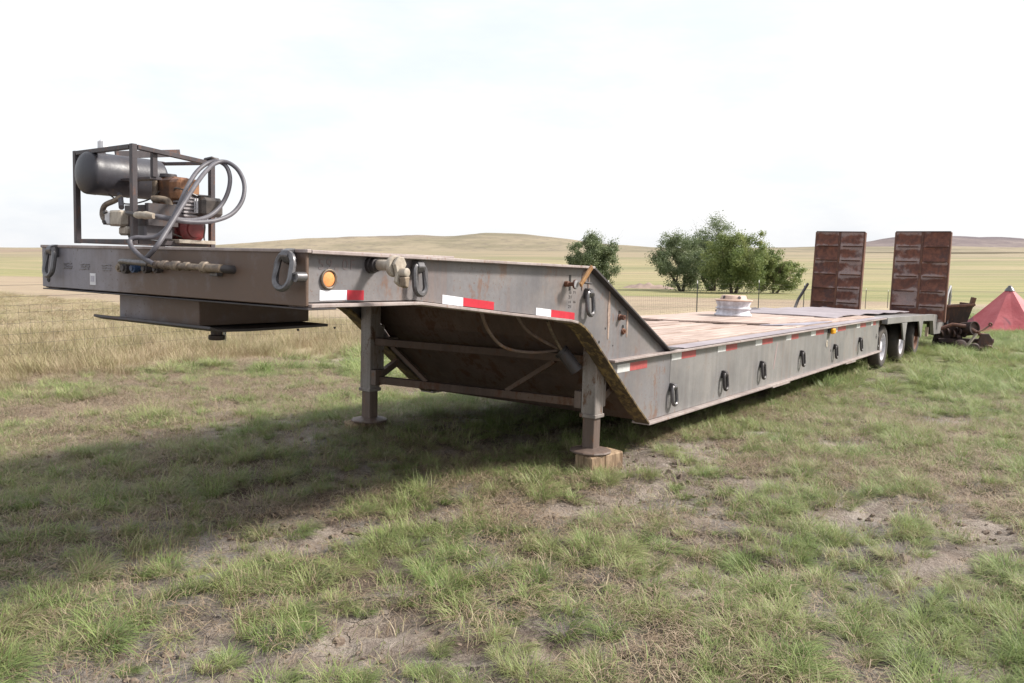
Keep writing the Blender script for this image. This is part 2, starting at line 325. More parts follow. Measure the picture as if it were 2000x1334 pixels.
def mk_hill(name, a, b, d):
    n = NB(name); p = n.pos(); x = n.sep(p)
    f = n.noise(n.mapv(p, (0.004, 0.002, 0.03)), 1.0, 6, 0.62); g = n.noise(n.mapv(p, (0.02, 0.01, 0.25)), 1.0, 5, 0.65)
    c = n.mix(n.ramp(n.math('ADD', n.math('MULTIPLY', f, 0.6), n.math('MULTIPLY', g, 0.4)), 0.38, 0.62), a, b)
    hi = n.ramp(n.math('ADD', x[2], n.math('MULTIPLY', n.math('SUBTRACT', g, 0.5), 14)), 9, 20)
    c = n.mix(n.math('MULTIPLY', hi, n.ramp(f, 0.35, 0.6)), c, d)
    sp = n.noise(n.mapv(p, (0.06, 0.02, 0.4)), 1.0, 6, 0.72); c = n.mix(n.ramp(sp, 0.5, 0.66, 0, 0.6), c, d)
    c = n.mix(n.ramp(n.noise(n.mapv(p, (0.012, 0.004, 0.12), (7, 3, 1)), 1.0, 6, 0.7), 0.5, 0.64, 0, 0.45), c, tuple(v * 1.2 for v in b))
    MATS[name] = n.fin(c, 0.95, 0, 0.1)
mk_hill('hill_grass', (0.175, 0.155, 0.105), (0.27, 0.225, 0.16), (0.125, 0.105, 0.09))
mk_hill('mesa', (0.155, 0.125, 0.125), (0.21, 0.175, 0.16), (0.12, 0.10, 0.11))

mk_hill('hill_near', (0.175, 0.14, 0.11), (0.26, 0.205, 0.15), (0.135, 0.105, 0.098))

# ---------------------------------------------------------------- mesh helpers
class MB:
    def __init__(s): s.v = []; s.f = []
    def add(s, vs, fs):
        o = len(s.v); s.v += [tuple(map(float, q)) for q in vs]; s.f += [tuple(i + o for i in f) for f in fs]; return s
    def box(s, lo, hi, M=None):
        (x0, y0, z0), (x1, y1, z1) = lo, hi
        vs = [Vector(q) for q in ((x0, y0, z0), (x1, y0, z0), (x1, y1, z0), (x0, y1, z0), (x0, y0, z1), (x1, y0, z1), (x1, y1, z1), (x0, y1, z1))]
        if M is not None: vs = [M @ q for q in vs]
        return s.add(vs, [(0, 3, 2, 1), (4, 5, 6, 7), (0, 1, 5, 4), (1, 2, 6, 5), (2, 3, 7, 6), (3, 0, 4, 7)])
    def prism(s, poly, y0, y1):          # polygon in (x, z), extruded along y
        n = len(poly)
        vs = [(a, y0, h) for a, h in poly] + [(a, y1, h) for a, h in poly]
        return s.add(vs, [tuple(range(n)), tuple(range(2 * n - 1, n - 1, -1))] + [(i, i + n, (i + 1) % n + n, (i + 1) % n) for i in range(n)])
    def strip(s, line, y0, y1, th):      # plate following a polyline in (x, z); thickness grows along the left normal
        L = [Vector(p) for p in line]; up = []
        for i, p in enumerate(L):
            d = Vector((0, 0))
            if i: d += (L[i] - L[i - 1]).normalized()
            if i < len(L) - 1: d += (L[i + 1] - L[i]).normalized()
            d.normalize(); up.append(p + Vector((-d.y, d.x)) * th)
        n = len(L); vs = []
        for i in range(n):
            vs += [(L[i].x, y0, L[i].y), (L[i].x, y1, L[i].y), (up[i].x, y1, up[i].y), (up[i].x, y0, up[i].y)]
        fs = [(0, 1, 2, 3), tuple(4 * (n - 1) + k for k in (3, 2, 1, 0))]
        for i in range(n - 1):
            a = 4 * i
            for k in range(4): fs.append((a + k, a + 4 + k, a + 4 + (k + 1) % 4, a + (k + 1) % 4))
        return s.add(vs, fs)
    def tube(s, pts, r, seg=8, caps=True, closed=False):
        P = [Vector(p) for p in pts]; n = len(P); rr = r if isinstance(r, (list, tuple)) else [r] * n
        vs = []; prev = None
        for i in range(n):
            if closed: d = P[(i + 1) % n] - P[i - 1]
            else: d = P[min(i + 1, n - 1)] - P[max(i - 1, 0)]
            d.normalize()
            if prev is None:
                u = d.orthogonal().normalized()
            else:
                u = prev - d * prev.dot(d)
                u = u.normalized() if u.length > 1e-6 else d.orthogonal().normalized()
            prev = u; w = d.cross(u)
            for k in range(seg):
                a = 2 * math.pi * k / seg; vs.append(P[i] + (u * math.cos(a) + w * math.sin(a)) * rr[i])
        fs = []
        for i in range(n if closed else n - 1):
            j = (i + 1) % n
            for k in range(seg): fs.append((i * seg + k, i * seg + (k + 1) % seg, j * seg + (k + 1) % seg, j * seg + k))
        if caps and not closed: fs += [tuple(range(seg))[::-1], tuple((n - 1) * seg + k for k in range(seg))]
        return s.add(vs, fs)
    def lathe(s, prof, M=None, seg=32):  # prof: (r, z) revolved about z
        n = len(prof); vs = []
        for k in range(seg):
            a = 2 * math.pi * k / seg
            for r, z in prof:
                q = Vector((r * math.cos(a), r * math.sin(a), z)); vs.append(M @ q if M is not None else q)
        fs = []
        for k in range(seg):
            j = (k + 1) % seg
            for i in range(n - 1): fs.append((k * n + i, j * n + i, j * n + i + 1, k * n + i + 1))
        return s.add(vs, fs)
    def beam(s, a, b, w, h, up=(0, 0, 1)):
        a, b = Vector(a), Vector(b); d = (b - a).normalized(); u = Vector(up); x = d.cross(u)
        if x.length < 1e-4: x = d.orthogonal()
        x.normalize(); u = x.cross(d).normalized()
        vs = [q + x * (w / 2 * i) + u * (h / 2 * j) for q in (a, b) for i, j in ((-1, -1), (1, -1), (1, 1), (-1, 1))]
        return s.add(vs, [(0, 3, 2, 1), (4, 5, 6, 7)] + [(k, (k + 1) % 4, 4 + (k + 1) % 4, 4 + k) for k in range(4)])
    def build(s, name, mat, parent=None, smooth=False, bevel=0.0, mats=None):
        me = bpy.data.meshes.new(name); me.from_pydata(s.v, [], s.f); me.validate()
        bm = bmesh.new(); bm.from_mesh(me); bmesh.ops.recalc_face_normals(bm, faces=bm.faces[:])
        if bevel:
            ed = [e for e in bm.edges if len(e.link_faces) == 2 and e.calc_face_angle(0) > 0.5]
            bmesh.ops.bevel(bm, geom=ed, offset=bevel, segments=1, affect='EDGES', clamp_overlap=True)
        bm.to_mesh(me); bm.free()
        me.materials.append(MATS[mat])
        if smooth:
            me.polygons.foreach_set('use_smooth', [True] * len(me.polygons))
            try: me.set_sharp_from_angle(angle=R(40))
            except Exception: pass
        o = bpy.data.objects.new(name, me); col.objects.link(o)
        if parent: o.parent = parent
        return o

def arc(c, r, a0, a1, n, f):
    return [f(c[0] + r * math.cos(a0 + (a1 - a0) * i / n), c[1] + r * math.sin(a0 + (a1 - a0) * i / n)) for i in range(n + 1)]
def smoothpath(pts, sub=5):
    P = [Vector(p) for p in pts]; out = []
    for i in range(len(P) - 1):
        p0, p1, p2, p3 = P[max(i - 1, 0)], P[i], P[i + 1], P[min(i + 2, len(P) - 1)]
        for k in range(sub):
            t = k / sub
            out.append(0.5 * ((2 * p1) + (p2 - p0) * t + (2 * p0 - 5 * p1 + 4 * p2 - p3) * t * t + (3 * p1 - p0 - 3 * p2 + p3) * t ** 3))
    out.append(P[-1]); return out
def tag(o, label=None, cat=None, group=None, kind=None):
    if label: o['label'] = label
    if cat: o['category'] = cat
    if group: o['group'] = group
    if kind: o['kind'] = kind
    return o
def empty(name, loc=(0, 0, 0), rz=0.0):
    o = bpy.data.objects.new(name, None); col.objects.link(o); o.location = loc; o.rotation_euler = (0, 0, rz); o.empty_display_size = 0.1; return o
def dup(o, parent=None):
    c = o.copy(); col.objects.link(c); c.parent = parent if parent is not None else o.parent
    for ch in o.children: dup(ch, c)
    return c

# ---------------------------------------------------------------- terrain
rng = np.random.default_rng(7)
_perm = rng.random((8, 256, 256))
def vnoise(x, y, sd=0):
    x = np.asarray(x, float); y = np.asarray(y, float)
    xi = np.floor(x).astype(int); yi = np.floor(y).astype(int); fx = x - xi; fy = y - yi
    fx = fx * fx * (3 - 2 * fx); fy = fy * fy * (3 - 2 * fy); T = _perm[sd % 8]
    g = lambda a, b: T[a % 256, b % 256]
    return (g(xi, yi) * (1 - fx) + g(xi + 1, yi) * fx) * (1 - fy) + (g(xi, yi + 1) * (1 - fx) + g(xi + 1, yi + 1) * fx) * fy
def fbm(x, y, sd=0, oc=4):
    r = 0; a = 0.5; tot = 0
    for k in range(oc): r = r + a * vnoise(x * 2 ** k + 17 * k, y * 2 ** k + 5 * k, sd + k); tot += a; a *= 0.55
    return r / tot
SX = [-60, 4.5, 6.5, 9, 13, 16.2, 19.3, 25, 31, 39, 66, 110, 170, 900, 4500]
SZ = [0.0, 0.0, -0.03, -0.14, -0.36, -0.50, -0.62, -0.85, -1.06, -1.32, -3.0, -4.6, -5.2, -7.0, -26.0]
# bare mud patches of the yard (x, y, rx, ry, angle)
BARE = [(0.85, 5.6, 0.75, 0.22, 35), (-0.6, 5.1, 0.9, 0.17, 33), (-1.35, 4.5, 0.4, 0.12, 30), (-0.65, 3.55, 0.42, 0.2, 20), (2.45, 5.4, 0.42, 0.2, 25),
        (3.0, 5.1, 0.35, 0.22, 30), (1.25, 4.25, 0.4, 0.13, 25), (2.2, 4.4, 0.5, 0.16, 30), (1.9, 6.0, 0.35, 0.14, 35), (-3.3, 5.75, 0.35, 0.14, 10), (-1.7, 5.75, 0.5, 0.16, 30),
        (0.4, 3.35, 0.35, 0.12, 20), (3.6, 6.4, 0.5, 0.18, 35), (-2.3, 4.2, 0.3, 0.1, 20), (1.3, 6.6, 0.6, 0.16, 38), (4.6, 8.0, 0.6, 0.2, 40), (-4.8, 8.6, 1.3, 0.35, 42), (-3.2, 7.4, 1.0, 0.25, 35), (-6.2, 8.0, 1.0, 0.3, 40), (3.2, 7.6, 0.6, .18, 40), (5.5, 6.9, .5, .2, 30)]
def bare(x, y):
    x = np.asarray(x, float); y = np.asarray(y, float); m = np.zeros_like(x)
    wx = x + (fbm(x * 2.1, y * 2.1, 2) - 0.5) * 0.7; wy = y + (fbm(x * 2.1 + 9, y * 2.1, 3) - 0.5) * 0.5
    for cx, cy, rx, ry, an in BARE:
        c, s = math.cos(R(an)), math.sin(R(an)); dx, dy = wx - cx, wy - cy
        u = (dx * c + dy * s) / (rx * 0.88); v = (-dx * s + dy * c) / (ry * 0.82)
        m = np.maximum(m, np.clip(1.6 - np.sqrt(u * u + v * v), 0, 1))
    c, s = 0.72, 0.69
    a = fbm((x * c + y * s) * 0.55, (-x * s + y * c) * 1.7, 5, 4)
    m = np.maximum(m, np.clip((a - 0.56) * 9, 0, 1) * 0.75)
    return m
def terr(x, y):
    x = np.asarray(x, float); y = np.asarray(y, float)
    s = 0.583 * x + 0.812 * y; t = -0.812 * x + 0.583 * y
    z = np.interp(s, SX, SZ)
    d = np.sqrt(x * x + y * y)
    near = np.clip((22 - d) / 10, 0, 1)
    z = z + near * ((fbm(x * 0.8, y * 0.8, 1) - 0.5) * 0.10 + (fbm(x * 3.3, y * 3.3, 4, 3) - 0.5) * 0.07)
    z = z + 0.11 * np.exp(-(((x + 1.4) / 1.0) ** 2 + ((y - 7.55) / 0.9) ** 2)) - 0.015 * np.exp(-(((x - 0.7) / 0.5) ** 2 + ((y - 6.3) / 0.5) ** 2))
    far = np.clip((d - 120) / 200, 0, 1)
    z = z + far * (fbm(x * 0.006, y * 0.006, 3, 3) - 0.5) * 3.0
    b = np.where(d < 16, bare(x, y) if np.any(d < 16) else 0, 0)
    z = z - near * 0.030 * b
    return z
def tz(x, y): return float(terr(np.array([x]), np.array([y]))[0])

def axis_coords(lo, hi, f0, f1, step, g):
    mid = list(np.arange(f0, f1 + 1e-6, step)); up = []; v = f1; st = step
    while v < hi: st *= g; v += st; up.append(v)
    dn = []; v = f0; st = step
    while v > lo: st *= g; v -= st; dn.append(v)
    return np.array(dn[::-1] + mid + up)
gx = axis_coords(-2600, 2600, -4.5, 5.5, 0.05, 1.07); gy = axis_coords(-40, 4200, 2.6, 9.5, 0.045, 1.06)
GX, GY = np.meshgrid(gx, gy); GZ = terr(GX, GY)
# fine relief: clods and hoof-like dents where the soil is bare
nearf = np.clip((11 - np.sqrt(GX ** 2 + GY ** 2)) / 4, 0, 1)
GZ = GZ + nearf * bare(GX, GY) * (fbm(GX * 9, GY * 9, 6, 3) - 0.5) * 0.085
nx, ny = len(gx), len(gy)
ii = np.arange((ny - 1) * (nx - 1)); r_, c_ = ii // (nx - 1), ii % (nx - 1); b0 = r_ * nx + c_
faces = np.stack([b0, b0 + 1, b0 + nx + 1, b0 + nx], 1)
me = bpy.data.meshes.new('ground')
me.vertices.add(nx * ny); me.vertices.foreach_set('co', np.stack([GX, GY, GZ], -1).ravel())
me.loops.add(faces.size); me.loops.foreach_set('vertex_index', faces.ravel())
me.polygons.add(len(faces)); me.polygons.foreach_set('loop_start', np.arange(len(faces)) * 4); me.polygons.foreach_set('loop_total', np.full(len(faces), 4))
ga = me.attributes.new('bare', 'FLOAT', 'POINT'); ga.data.foreach_set('value', (np.where(np.hypot(GX, GY) < 18, bare(GX, GY), 0.0)).astype(np.float32).ravel())
me.polygons.foreach_set('use_smooth', np.ones(len(faces), bool)); me.update(calc_edges=True); me.materials.append(MATS['ground'])
ground = bpy.data.objects.new('ground', me); col.objects.link(ground); ground['kind'] = 'structure'

def hills(name, prof, Y0, span, mat, sd, step=9.0):
    px = np.array([p[0] for p in prof], float); sy = np.array([p[1] for p in prof], float)
    X = (px - 1000) / FPX * Y0; Z = EYE + (HOR - sy) / FPX * Y0
    xs = np.arange(X[0], X[-1], step); top = np.interp(xs, X, Z)
    k = np.ones(7) / 7; top = np.convolve(np.pad(top, 3, 'edge'), k, 'valid')
    top = top + (fbm(xs * 0.02, xs * 0 + sd, sd, 4) - 0.5) * 3.6
    rows = np.linspace(-1, 1, 26); V = []; F = []
    for r in rows:
        f = math.cos(r * math.pi / 2) ** 1.3 if abs(r) < 1 else 0.0
        y = Y0 + r * span
        zz = -7.5 + (top + 7.5) * f + (fbm(xs * 0.012, xs * 0 + y * 0.012, sd + 1, 4) - 0.5) * 5 * f * (1 - f) * 2
        V += list(zip(xs, np.full_like(xs, y) + (fbm(xs * .01, xs * 0 + 3, sd, 2) - .5) * 120 * (1 - abs(r)), zz))
    m = len(xs)
    for i in range(len(rows) - 1):
        for j in range(m - 1): F.append((i * m + j, i * m + j + 1, (i + 1) * m + j + 1, (i + 1) * m + j))
    b = MB(); b.v = [tuple(map(float, v)) for v in V]; b.f = F
    o = b.build(name, mat, smooth=True); o['kind'] = 'structure'; return o
hills('hill', [(-700, 488), (-400, 485), (-200, 486), (0, 485), (40, 486.5), (100, 490), (180, 492), (300, 495), (420, 499)], 900, 420, 'hill_near', 5, 6)
hills('hill', [(-700, 492), (-300, 488), (0, 486), (60, 488), (100, 490), (300, 488), (430, 479), (500, 475), (550, 472), (600, 466.5), (700, 463), (820, 460), (870, 463), (910, 461), (940, 457), (1000, 455), (1030, 458), (1060, 462), (1115, 469), (1160, 475), (1210, 480), (1300, 484), (1500, 485), (1600, 483), (1800, 482), (2000, 483), (2600, 486)], 1500, 520, 'hill_grass', 1)
hills('mesa', [(1540, 487), (1620, 483), (1690, 477), (1730, 471), (1743, 464), (1760, 462), (1790, 461), (1850, 460.5), (1888, 464), (1920, 463), (1940, 464), (1965, 469), (2000, 475), (2060, 480), (2300, 485), (2600, 488)], 2500, 420, 'mesa', 3, 10)

# ---------------------------------------------------------------- the trailer (local axes: x to the rear, y to the far side, z up)
Lv = Vector((0.583, 0.812, -0.040)).normalized(); Wv = Vector((-0.812, 0.583, 0.008)); Wv = (Wv - Lv * Wv.dot(Lv)).normalized(); Vv = Lv.cross(Wv)
P0 = Vector((-0.937, 3.867, 1.736))
TM = Matrix((Lv, Wv, Vv)).transposed().to_4x4(); TM.translation = P0
def tw(a, b, h): return TM @ Vector((a, b, h))
WID = 2.6; O = 0.06
T = bpy.data.objects.new('lowboy_trailer', None); col.objects.link(T); T.matrix_world = TM
tag(T, 'long grey steel drop-deck lowboy trailer with raised gooseneck and two upright rusty ramps', 'trailer')
def mir(b): return WID - b

BOT = [(0.0, -0.262), (0.777, -0.262), (1.625, -0.346), (2.35, -0.412), (2.45, -0.43), (2.55, -0.468), (2.64, -0.525), (2.74, -0.605), (3.454, -1.165), (3.70, -1.345)]
DT, DB, DE = -0.741, -1.335, 13.0
goose = [(0.0, -0.012), (2.66, -0.04), (4.06, -0.752), (4.165, -0.752), (4.165, -1.325), (3.695, -1.325)] + [(a, h + 0.012) for a, h in BOT[::-1][1:]]
for near in (1, 0):
    y = (lambda b: b) if near else mir
    MB().prism(goose, y(O), y(O + 0.02)).build('gooseneck_web', 'steel_side', T)
    MB().prism([(4.172, -0.752), (12.66, -0.752), (12.66, -1.325), (4.172, -1.325)], y(O), y(O + 0.02)).build('deck_web', 'steel_deck', T)
    MB().prism([(12.67, -0.752), (13.06, -0.752), (13.06, -1.32), (12.67, -1.32)], y(O + 0.09), y(O + 0.11)).build('end_web', 'steel_dark', T)
    MB().strip([(0.0, -0.018), (2.66, -0.045)], y(0), y(0.17), 0.018).build('top_flange', 'steel_flange', T, bevel=0.003)
    MB().strip([(2.655, -0.047), (4.075, -0.760)], y(0.003), y(0.165), 0.018).build('slant_flange', 'steel_dark', T, bevel=0.003)
    MB().strip([(a, h - 0.012) for a, h in BOT[:5]], y(0), y(0.17), 0.018).build('gooseneck_bottom_flange', 'steel_flange', T, bevel=0.003)
    MB().strip([(a, h - 0.012) for a, h in BOT[4:]], y(0.004), y(0.142), 0.018).build('knee_flange', 'mud_flange', T, bevel=0.003)
    MB().strip([(3.02, DT - 0.028), (4.0, DT - 0.024), (DE, DT - 0.02)], y(0.0), y(0.19), 0.020).build('deck_flange', 'steel_flange', T, bevel=0.003)
    MB().strip([(3.68, DB - 0.018), (8.0, DB - 0.012), (DE - 0.25, DB + 0.012)], y(0.002), y(0.17), 0.022).build('deck_bottom_flange', 'steel_flange', T, bevel=0.003)
    for a0, a1 in ((6.9, 7.55), (10.3, 10.9)):
        MB().box((a0, min(y(0.0), y(0.13)), DB - 0.036 + (a0 - 4) * 0.003), (a1, max(y(0.0), y(0.13)), DB - 0.019 + (a0 - 4) * 0.003)).build('wear_pad', 'steel_flange', T)
# front beam, gooseneck deck
fb = MB(); fb.box((-0.02, 0.02, -0.268), (0.0, WID - 0.0, -0.002)); fb.build('front_beam', 'steel_front', T, bevel=0.004)
MB().box((-0.022, 0.003, -0.284), (0.16, WID - 0.003, -0.2755)).build('front_bottom_plate', 'steel_dark', T, bevel=0.003)
MB().box((-0.03, 0.172, -0.014), (1.25, WID - 0.172, 0.003)).box((-0.03, 0.0, -0.0155), (-0.002, 0.171, 0.0025)).box((-0.03, WID - 0.171, -0.0155), (-0.002, WID, 0.0025)).build('nose_plate', 'steel_flange', T, bevel=0.003)
MB().box((1.25, 0.172, -0.085), (2.62, WID - 0.172, -0.07)).build('gooseneck_deck', 'belly', T)
MB().strip([(1.26, -0.010), (1.8, -0.012), (2.55, -0.022)], 1.16, 1.44, 0.012).build('center_rail', 'steel_flange', T)
for b in (0.75, 1.3, 1.85):
    MB().prism([(0.12, -0.088), (2.62, -0.088), (2.5, -0.36), (1.6, -0.30), (0.75, -0.255), (0.12, -0.255)], b - 0.012, b + 0.012).build('inner_web', 'belly', T)
for a in (0.95, 1.55, 2.1):
    MB().box((a, 0.085, -0.27 - max(0, a - .8) * .08), (a + 0.07, WID - 0.085, -0.095)).build('cross_beam', 'belly', T)
# knee wall (front of the drop deck) and its stiffeners
MB().strip([(2.86, -0.30), (3.0, -0.62), (3.25, -0.88), (3.55, -1.16), (3.74, -1.332)], 0.09, WID - 0.09, 0.014).build('knee_wall', 'belly', T)
MB().strip([(2.62, -0.095), (2.74, -0.115), (2.86, -0.31)], 0.085, WID - 0.085, 0.014).build('knee_header', 'belly', T)
MB().box((3.75, 0.2, -1.335), (12.9, WID - 0.2, -1.325)).build('belly_pan', 'belly', T)
# coupler
MB().box((0.10, 1.05, -0.432), (0.88, 1.88, -0.287)).build('coupler_skirt', 'steel_front', T, bevel=0.004)
cp = MB(); cp.strip([(0.035, -0.435), (0.09, -0.452), (0.30, -0.457), (0.87, -0.452)], 0.86, 2.07, 0.016); cp.build('coupler_plate', 'steel_dark', T, bevel=0.002)
KM = Matrix.Translation((0.5, 1.47, -0.562))
MB().lathe([(0.0, 0), (0.045, 0), (0.05, 0.006), (0.05, 0.028), (0.036, 0.034), (0.036, 0.075), (0.045, 0.082), (0.045, 0.115), (0, 0.115)], KM, 24).build('kingpin', 'steel_dark', T, smooth=True)
rs = random.Random(5)
dr = MB()
for k in range(9):
    a = 0.12 + rs.random() * 0.8; b = 0.84 + (rs.random() < 0.3) * rs.random() * 1.1; L_ = 0.004 + rs.random() * 0.007
    dr.lathe([(0, -L_), (0.004 + rs.random() * .004, -L_ * .6), (0.009, 0.004)], Matrix.Translation((a, b, -0.459)), 6)
dr.build('grease_drips', 'steel_dark', T)['kind'] = 'stuff'

# tie-down rings
def ring_mesh(w, h, r):
    pts = []
    pts += [(w * math.cos(t), h * 0.5 - w + w * math.sin(t)) for t in np.linspace(0, math.pi, 9)]
    pts += [(w * math.cos(t), -h * 0.5 + w + w * math.sin(t)) for t in np.linspace(math.pi, 2 * math.pi, 9)]
    return pts
def d_ring(a, b, h, face='side', w=0.042, hh=0.20, r=0.0165, tilt=12, mat='ring'):
    pts = ring_mesh(w, hh, r); q = []
    ct, st_ = math.cos(R(tilt)), math.sin(R(tilt))
    for u, v in pts:
        vv = v - hh / 2                                         # hang from the top bar
        if face == 'side': q.append((a + u, b - 0.034 + vv * st_ * 0.5, h + hh / 2 + vv * ct))
        else: q.append((a - 0.034 + vv * st_ * 0.4, b + u, h + hh / 2 + vv * ct))
    rg = MB().tube(q, r, 8, closed=True).build('tie_ring', mat, T, smooth=True)
    br = MB(); z = h + hh / 2 - 0.012
    pr = [( -0.0, -0.045), (-0.04, -0.03), (-0.058, 0.0), (-0.05, 0.026), (-0.02, 0.036), (0.0, 0.036)]
    if face == 'side':
        vs = [(a - 0.026, b + p, z + v) for p, v in pr] + [(a + 0.026, b + p, z + v) for p, v in pr]
    else:
        vs = [(a + p, b - 0.026, z + v) for p, v in pr] + [(a + p, b + 0.026, z + v) for p, v in pr]
    n = len(pr); br.add(vs, [tuple(range(n)), tuple(range(2 * n - 1, n - 1, -1))] + [(i, i + n, (i + 1) % n + n, (i + 1) % n) for i in range(n)])
    br.build('ring_bracket', mat, rg, bevel=0.004)
for a, h, hh, m in ((0.775, -0.137, 0.165, 'ring'), (2.64, -0.30, 0.175, 'ring'), (4.20, -1.155, 0.175, 'ring'), (5.44, -1.147, 0.175, 'ring_dark'), (6.6, -1.137, 0.178, 'ring_dark'), (8.13, -1.115, 0.178, 'ring_dark'), (9.76, -1.13, 0.18, 'ring_dark'), (11.28, -1.115, 0.19, 'ring_dark')):
    d_ring(a, O, h, 'side', 0.043, hh, 0.0165, 10, m)
d_ring(12.9, O + 0.09, -1.16, 'side', 0.043, 0.19, 0.016, 8, 'ring_dark')
d_ring(-0.02, 0.115, -0.112, 'front', 0.056, 0.185, 0.0165, 26, 'ring'); d_ring(-0.02, 2.40, -0.112, 'front', 0.05, 0.185, 0.0165, 20, 'ring')
MB().box((0.20, 0.02, -0.15), (0.24, 0.02, -0.15)) if False else None
pm = Matrix.Translation((-0.075, 0.03, -0.128)) @ Matrix.Rotation(R(90), 4, 'Y')
MB().lathe([(0.0, 0.004), (0.014, 0.004), (0.014, -0.002), (0.024, -0.002), (0.024, 0.055), (0, 0.055)], pm, 16).build('pipe_stub', 'ring', T, smooth=True)
# weld ghosts and holes on the front beam
for b0 in (2.26, 2.05, 1.80):
    w = MB()
    for k in range(3):
        w.tube([(-0.022, b0 + 0.05 - 0.1 * i / 5 + rs.uniform(-.004, .004), -0.112 - k * 0.014 + rs.uniform(-.003, .003)) for i in range(6)], 0.0035, 6)
    w.build('weld_bead', 'weld', T, smooth=True)
MB().lathe([(0, 0.002), (0.018, 0.002), (0.02, 0)], Matrix.Translation((-0.021, 2.515, -0.218)) @ Matrix.Rotation(R(-90), 4, 'Y'), 16).build('bolt_hole', 'letter_dark', T)
MB().box((-0.0235, 1.925, -0.235), (-0.0205, 1.99, -0.165)).build('paper_sticker', 'white_paint', T)
MB().box((-0.0258, 1.938, -0.215), (-0.0240, 1.977, -0.18)).build('sticker_print', 'sticker_grey', T)

# hose couplings across the front
cp1 = MB(); xs = -0.085
prof = [(1.24, .013), (1.19, .014), (1.185, .022), (1.14, .022), (1.135, .016), (1.10, .017), (1.095, .026), (1.06, .026), (1.055, .02), (1.01, .021), (1.0, .027), (0.95, .027), (0.945, .018), (0.90, .018), (0.895, .024), (0.86, .024), (0.855, .017), (0.74, .017), (0.735, .031), (0.70, .031), (0.695, .022), (0.58, .022)]
cp1.tube([(xs, b, -0.095 - (1.24 - b) * 0.012) for b, r in prof], [r for b, r in prof], 12); cp1.build('hose_coupling', 'brass', T, smooth=True)
MB().tube([(xs, 0.60, -0.104), (xs + 0.03, 0.575, -0.106), (-0.01, 0.57, -0.108)], 0.022, 10).build('elbow_pipe', 'ring_dark', T, smooth=True)
MB().box((-0.06, 0.66, -0.145), (-0.02, 0.72, -0.085)).build('coupling_clamp', 'ring', T, bevel=0.004)
MB().tube([(-0.08, 1.535, -0.088), (-0.085, 1.50, -0.084), (-0.09, 1.36, -0.088), (-0.09, 1.24, -0.092)], 0.0165, 10).build('pipe_arm', 'ring', T, smooth=True)
for b, m, r in ((1.60, 'brass', 0.026), (1.545, 'ring_dark', 0.034), (1.45, 'blue', 0.026), (1.33, 'ring_dark', 0.026), (1.22, 'ring_dark', 0.022)):
    M_ = Matrix.Translation((-0.02, b, -0.122)) @ Matrix.Rotation(R(-90), 4, 'Y')
    MB().lathe([(0, 0.05), (r * .55, 0.05), (r * .6, 0.042), (r, 0.04), (r, 0.012), (r * .8, 0.01), (r * .8, 0)], M_, 14).build('air_fitting', m, T, smooth=True)

# side furniture: amber lamp, tape, sheave fitting, handle, holes, weld scars, lettering
def disc_y(a, h, prof, name, mat, seg=28, yb=O, sx=1.0):
    M_ = Matrix.Translation((a, yb, h)) @ Matrix.Rotation(R(90), 4, 'X') @ Matrix.Diagonal((sx, 1, 1, 1))
    return MB().lathe(prof, M_, seg).build(name, mat, T, smooth=True)
ml = disc_y(0.15, -0.138, [(0.048, 0), (0.05, 0.012), (0.045, 0.016), (0.039, 0.012), (0.039, 0.004), (0, 0.004)], 'marker_light', 'brass')
le = disc_y(0.15, -0.138, [(0.038, 0.005), (0.036, 0.009), (0.025, 0.0125), (0, 0.014)], 'lens', 'amber'); le.parent = ml
def tape(a0, h0, a1, h1, hh, mat, yb=O):
    b = MB(); e = 0.0022
    b.add([(a0, yb - 0.0005, h0), (a1, yb - 0.0005, h1), (a1, yb - 0.0005, h1 - hh), (a0, yb - 0.0005, h0 - hh), (a0, yb - e, h0), (a1, yb - e, h1), (a1, yb - e, h1 - hh), (a0, yb - e, h0 - hh)],
          [(0, 1, 2, 3), (7, 6, 5, 4), (0, 4, 5, 1), (1, 5, 6, 2), (2, 6, 7, 3), (3, 7, 4, 0)])
    return b.build('reflector_strip', mat, T)
tape(0.098, -0.192, 0.275, -0.192, 0.05, 'tape_white'); tape(0.277, -0.192, 0.392, -0.194, 0.05, 'tape_red')
tape(1.014, -0.222, 1.203, -0.241, 0.052, 'tape_white'); tape(1.205, -0.241, 1.51, -0.272, 0.05, 'tape_red')
tape(1.985, -0.318, 2.17, -0.336, 0.05, 'tape_white'); tape(2.172, -0.336, 2.485, -0.366, 0.05, 'tape_red')
for i, (a0, am, a1) in enumerate(((3.17, 3.385, 3.70), (4.19, 4.40, 4.73), (5.28, 5.50, 5.82), (6.39, 6.61, 6.98), (7.49, 7.69, 7.99), (8.54, 8.77, 9.17), (9.66, 9.90, 10.38), (11.05, 11.29, 11.68), (12.05, 12.2, 12.42))):
    h = -0.775; hh = 0.066
    if i == 0: h = -0.80
    tape(a0, h, am, h, hh, 'tape_white_faded'); tape(am + 0.003, h, a1, h, hh, 'tape_red_faded')
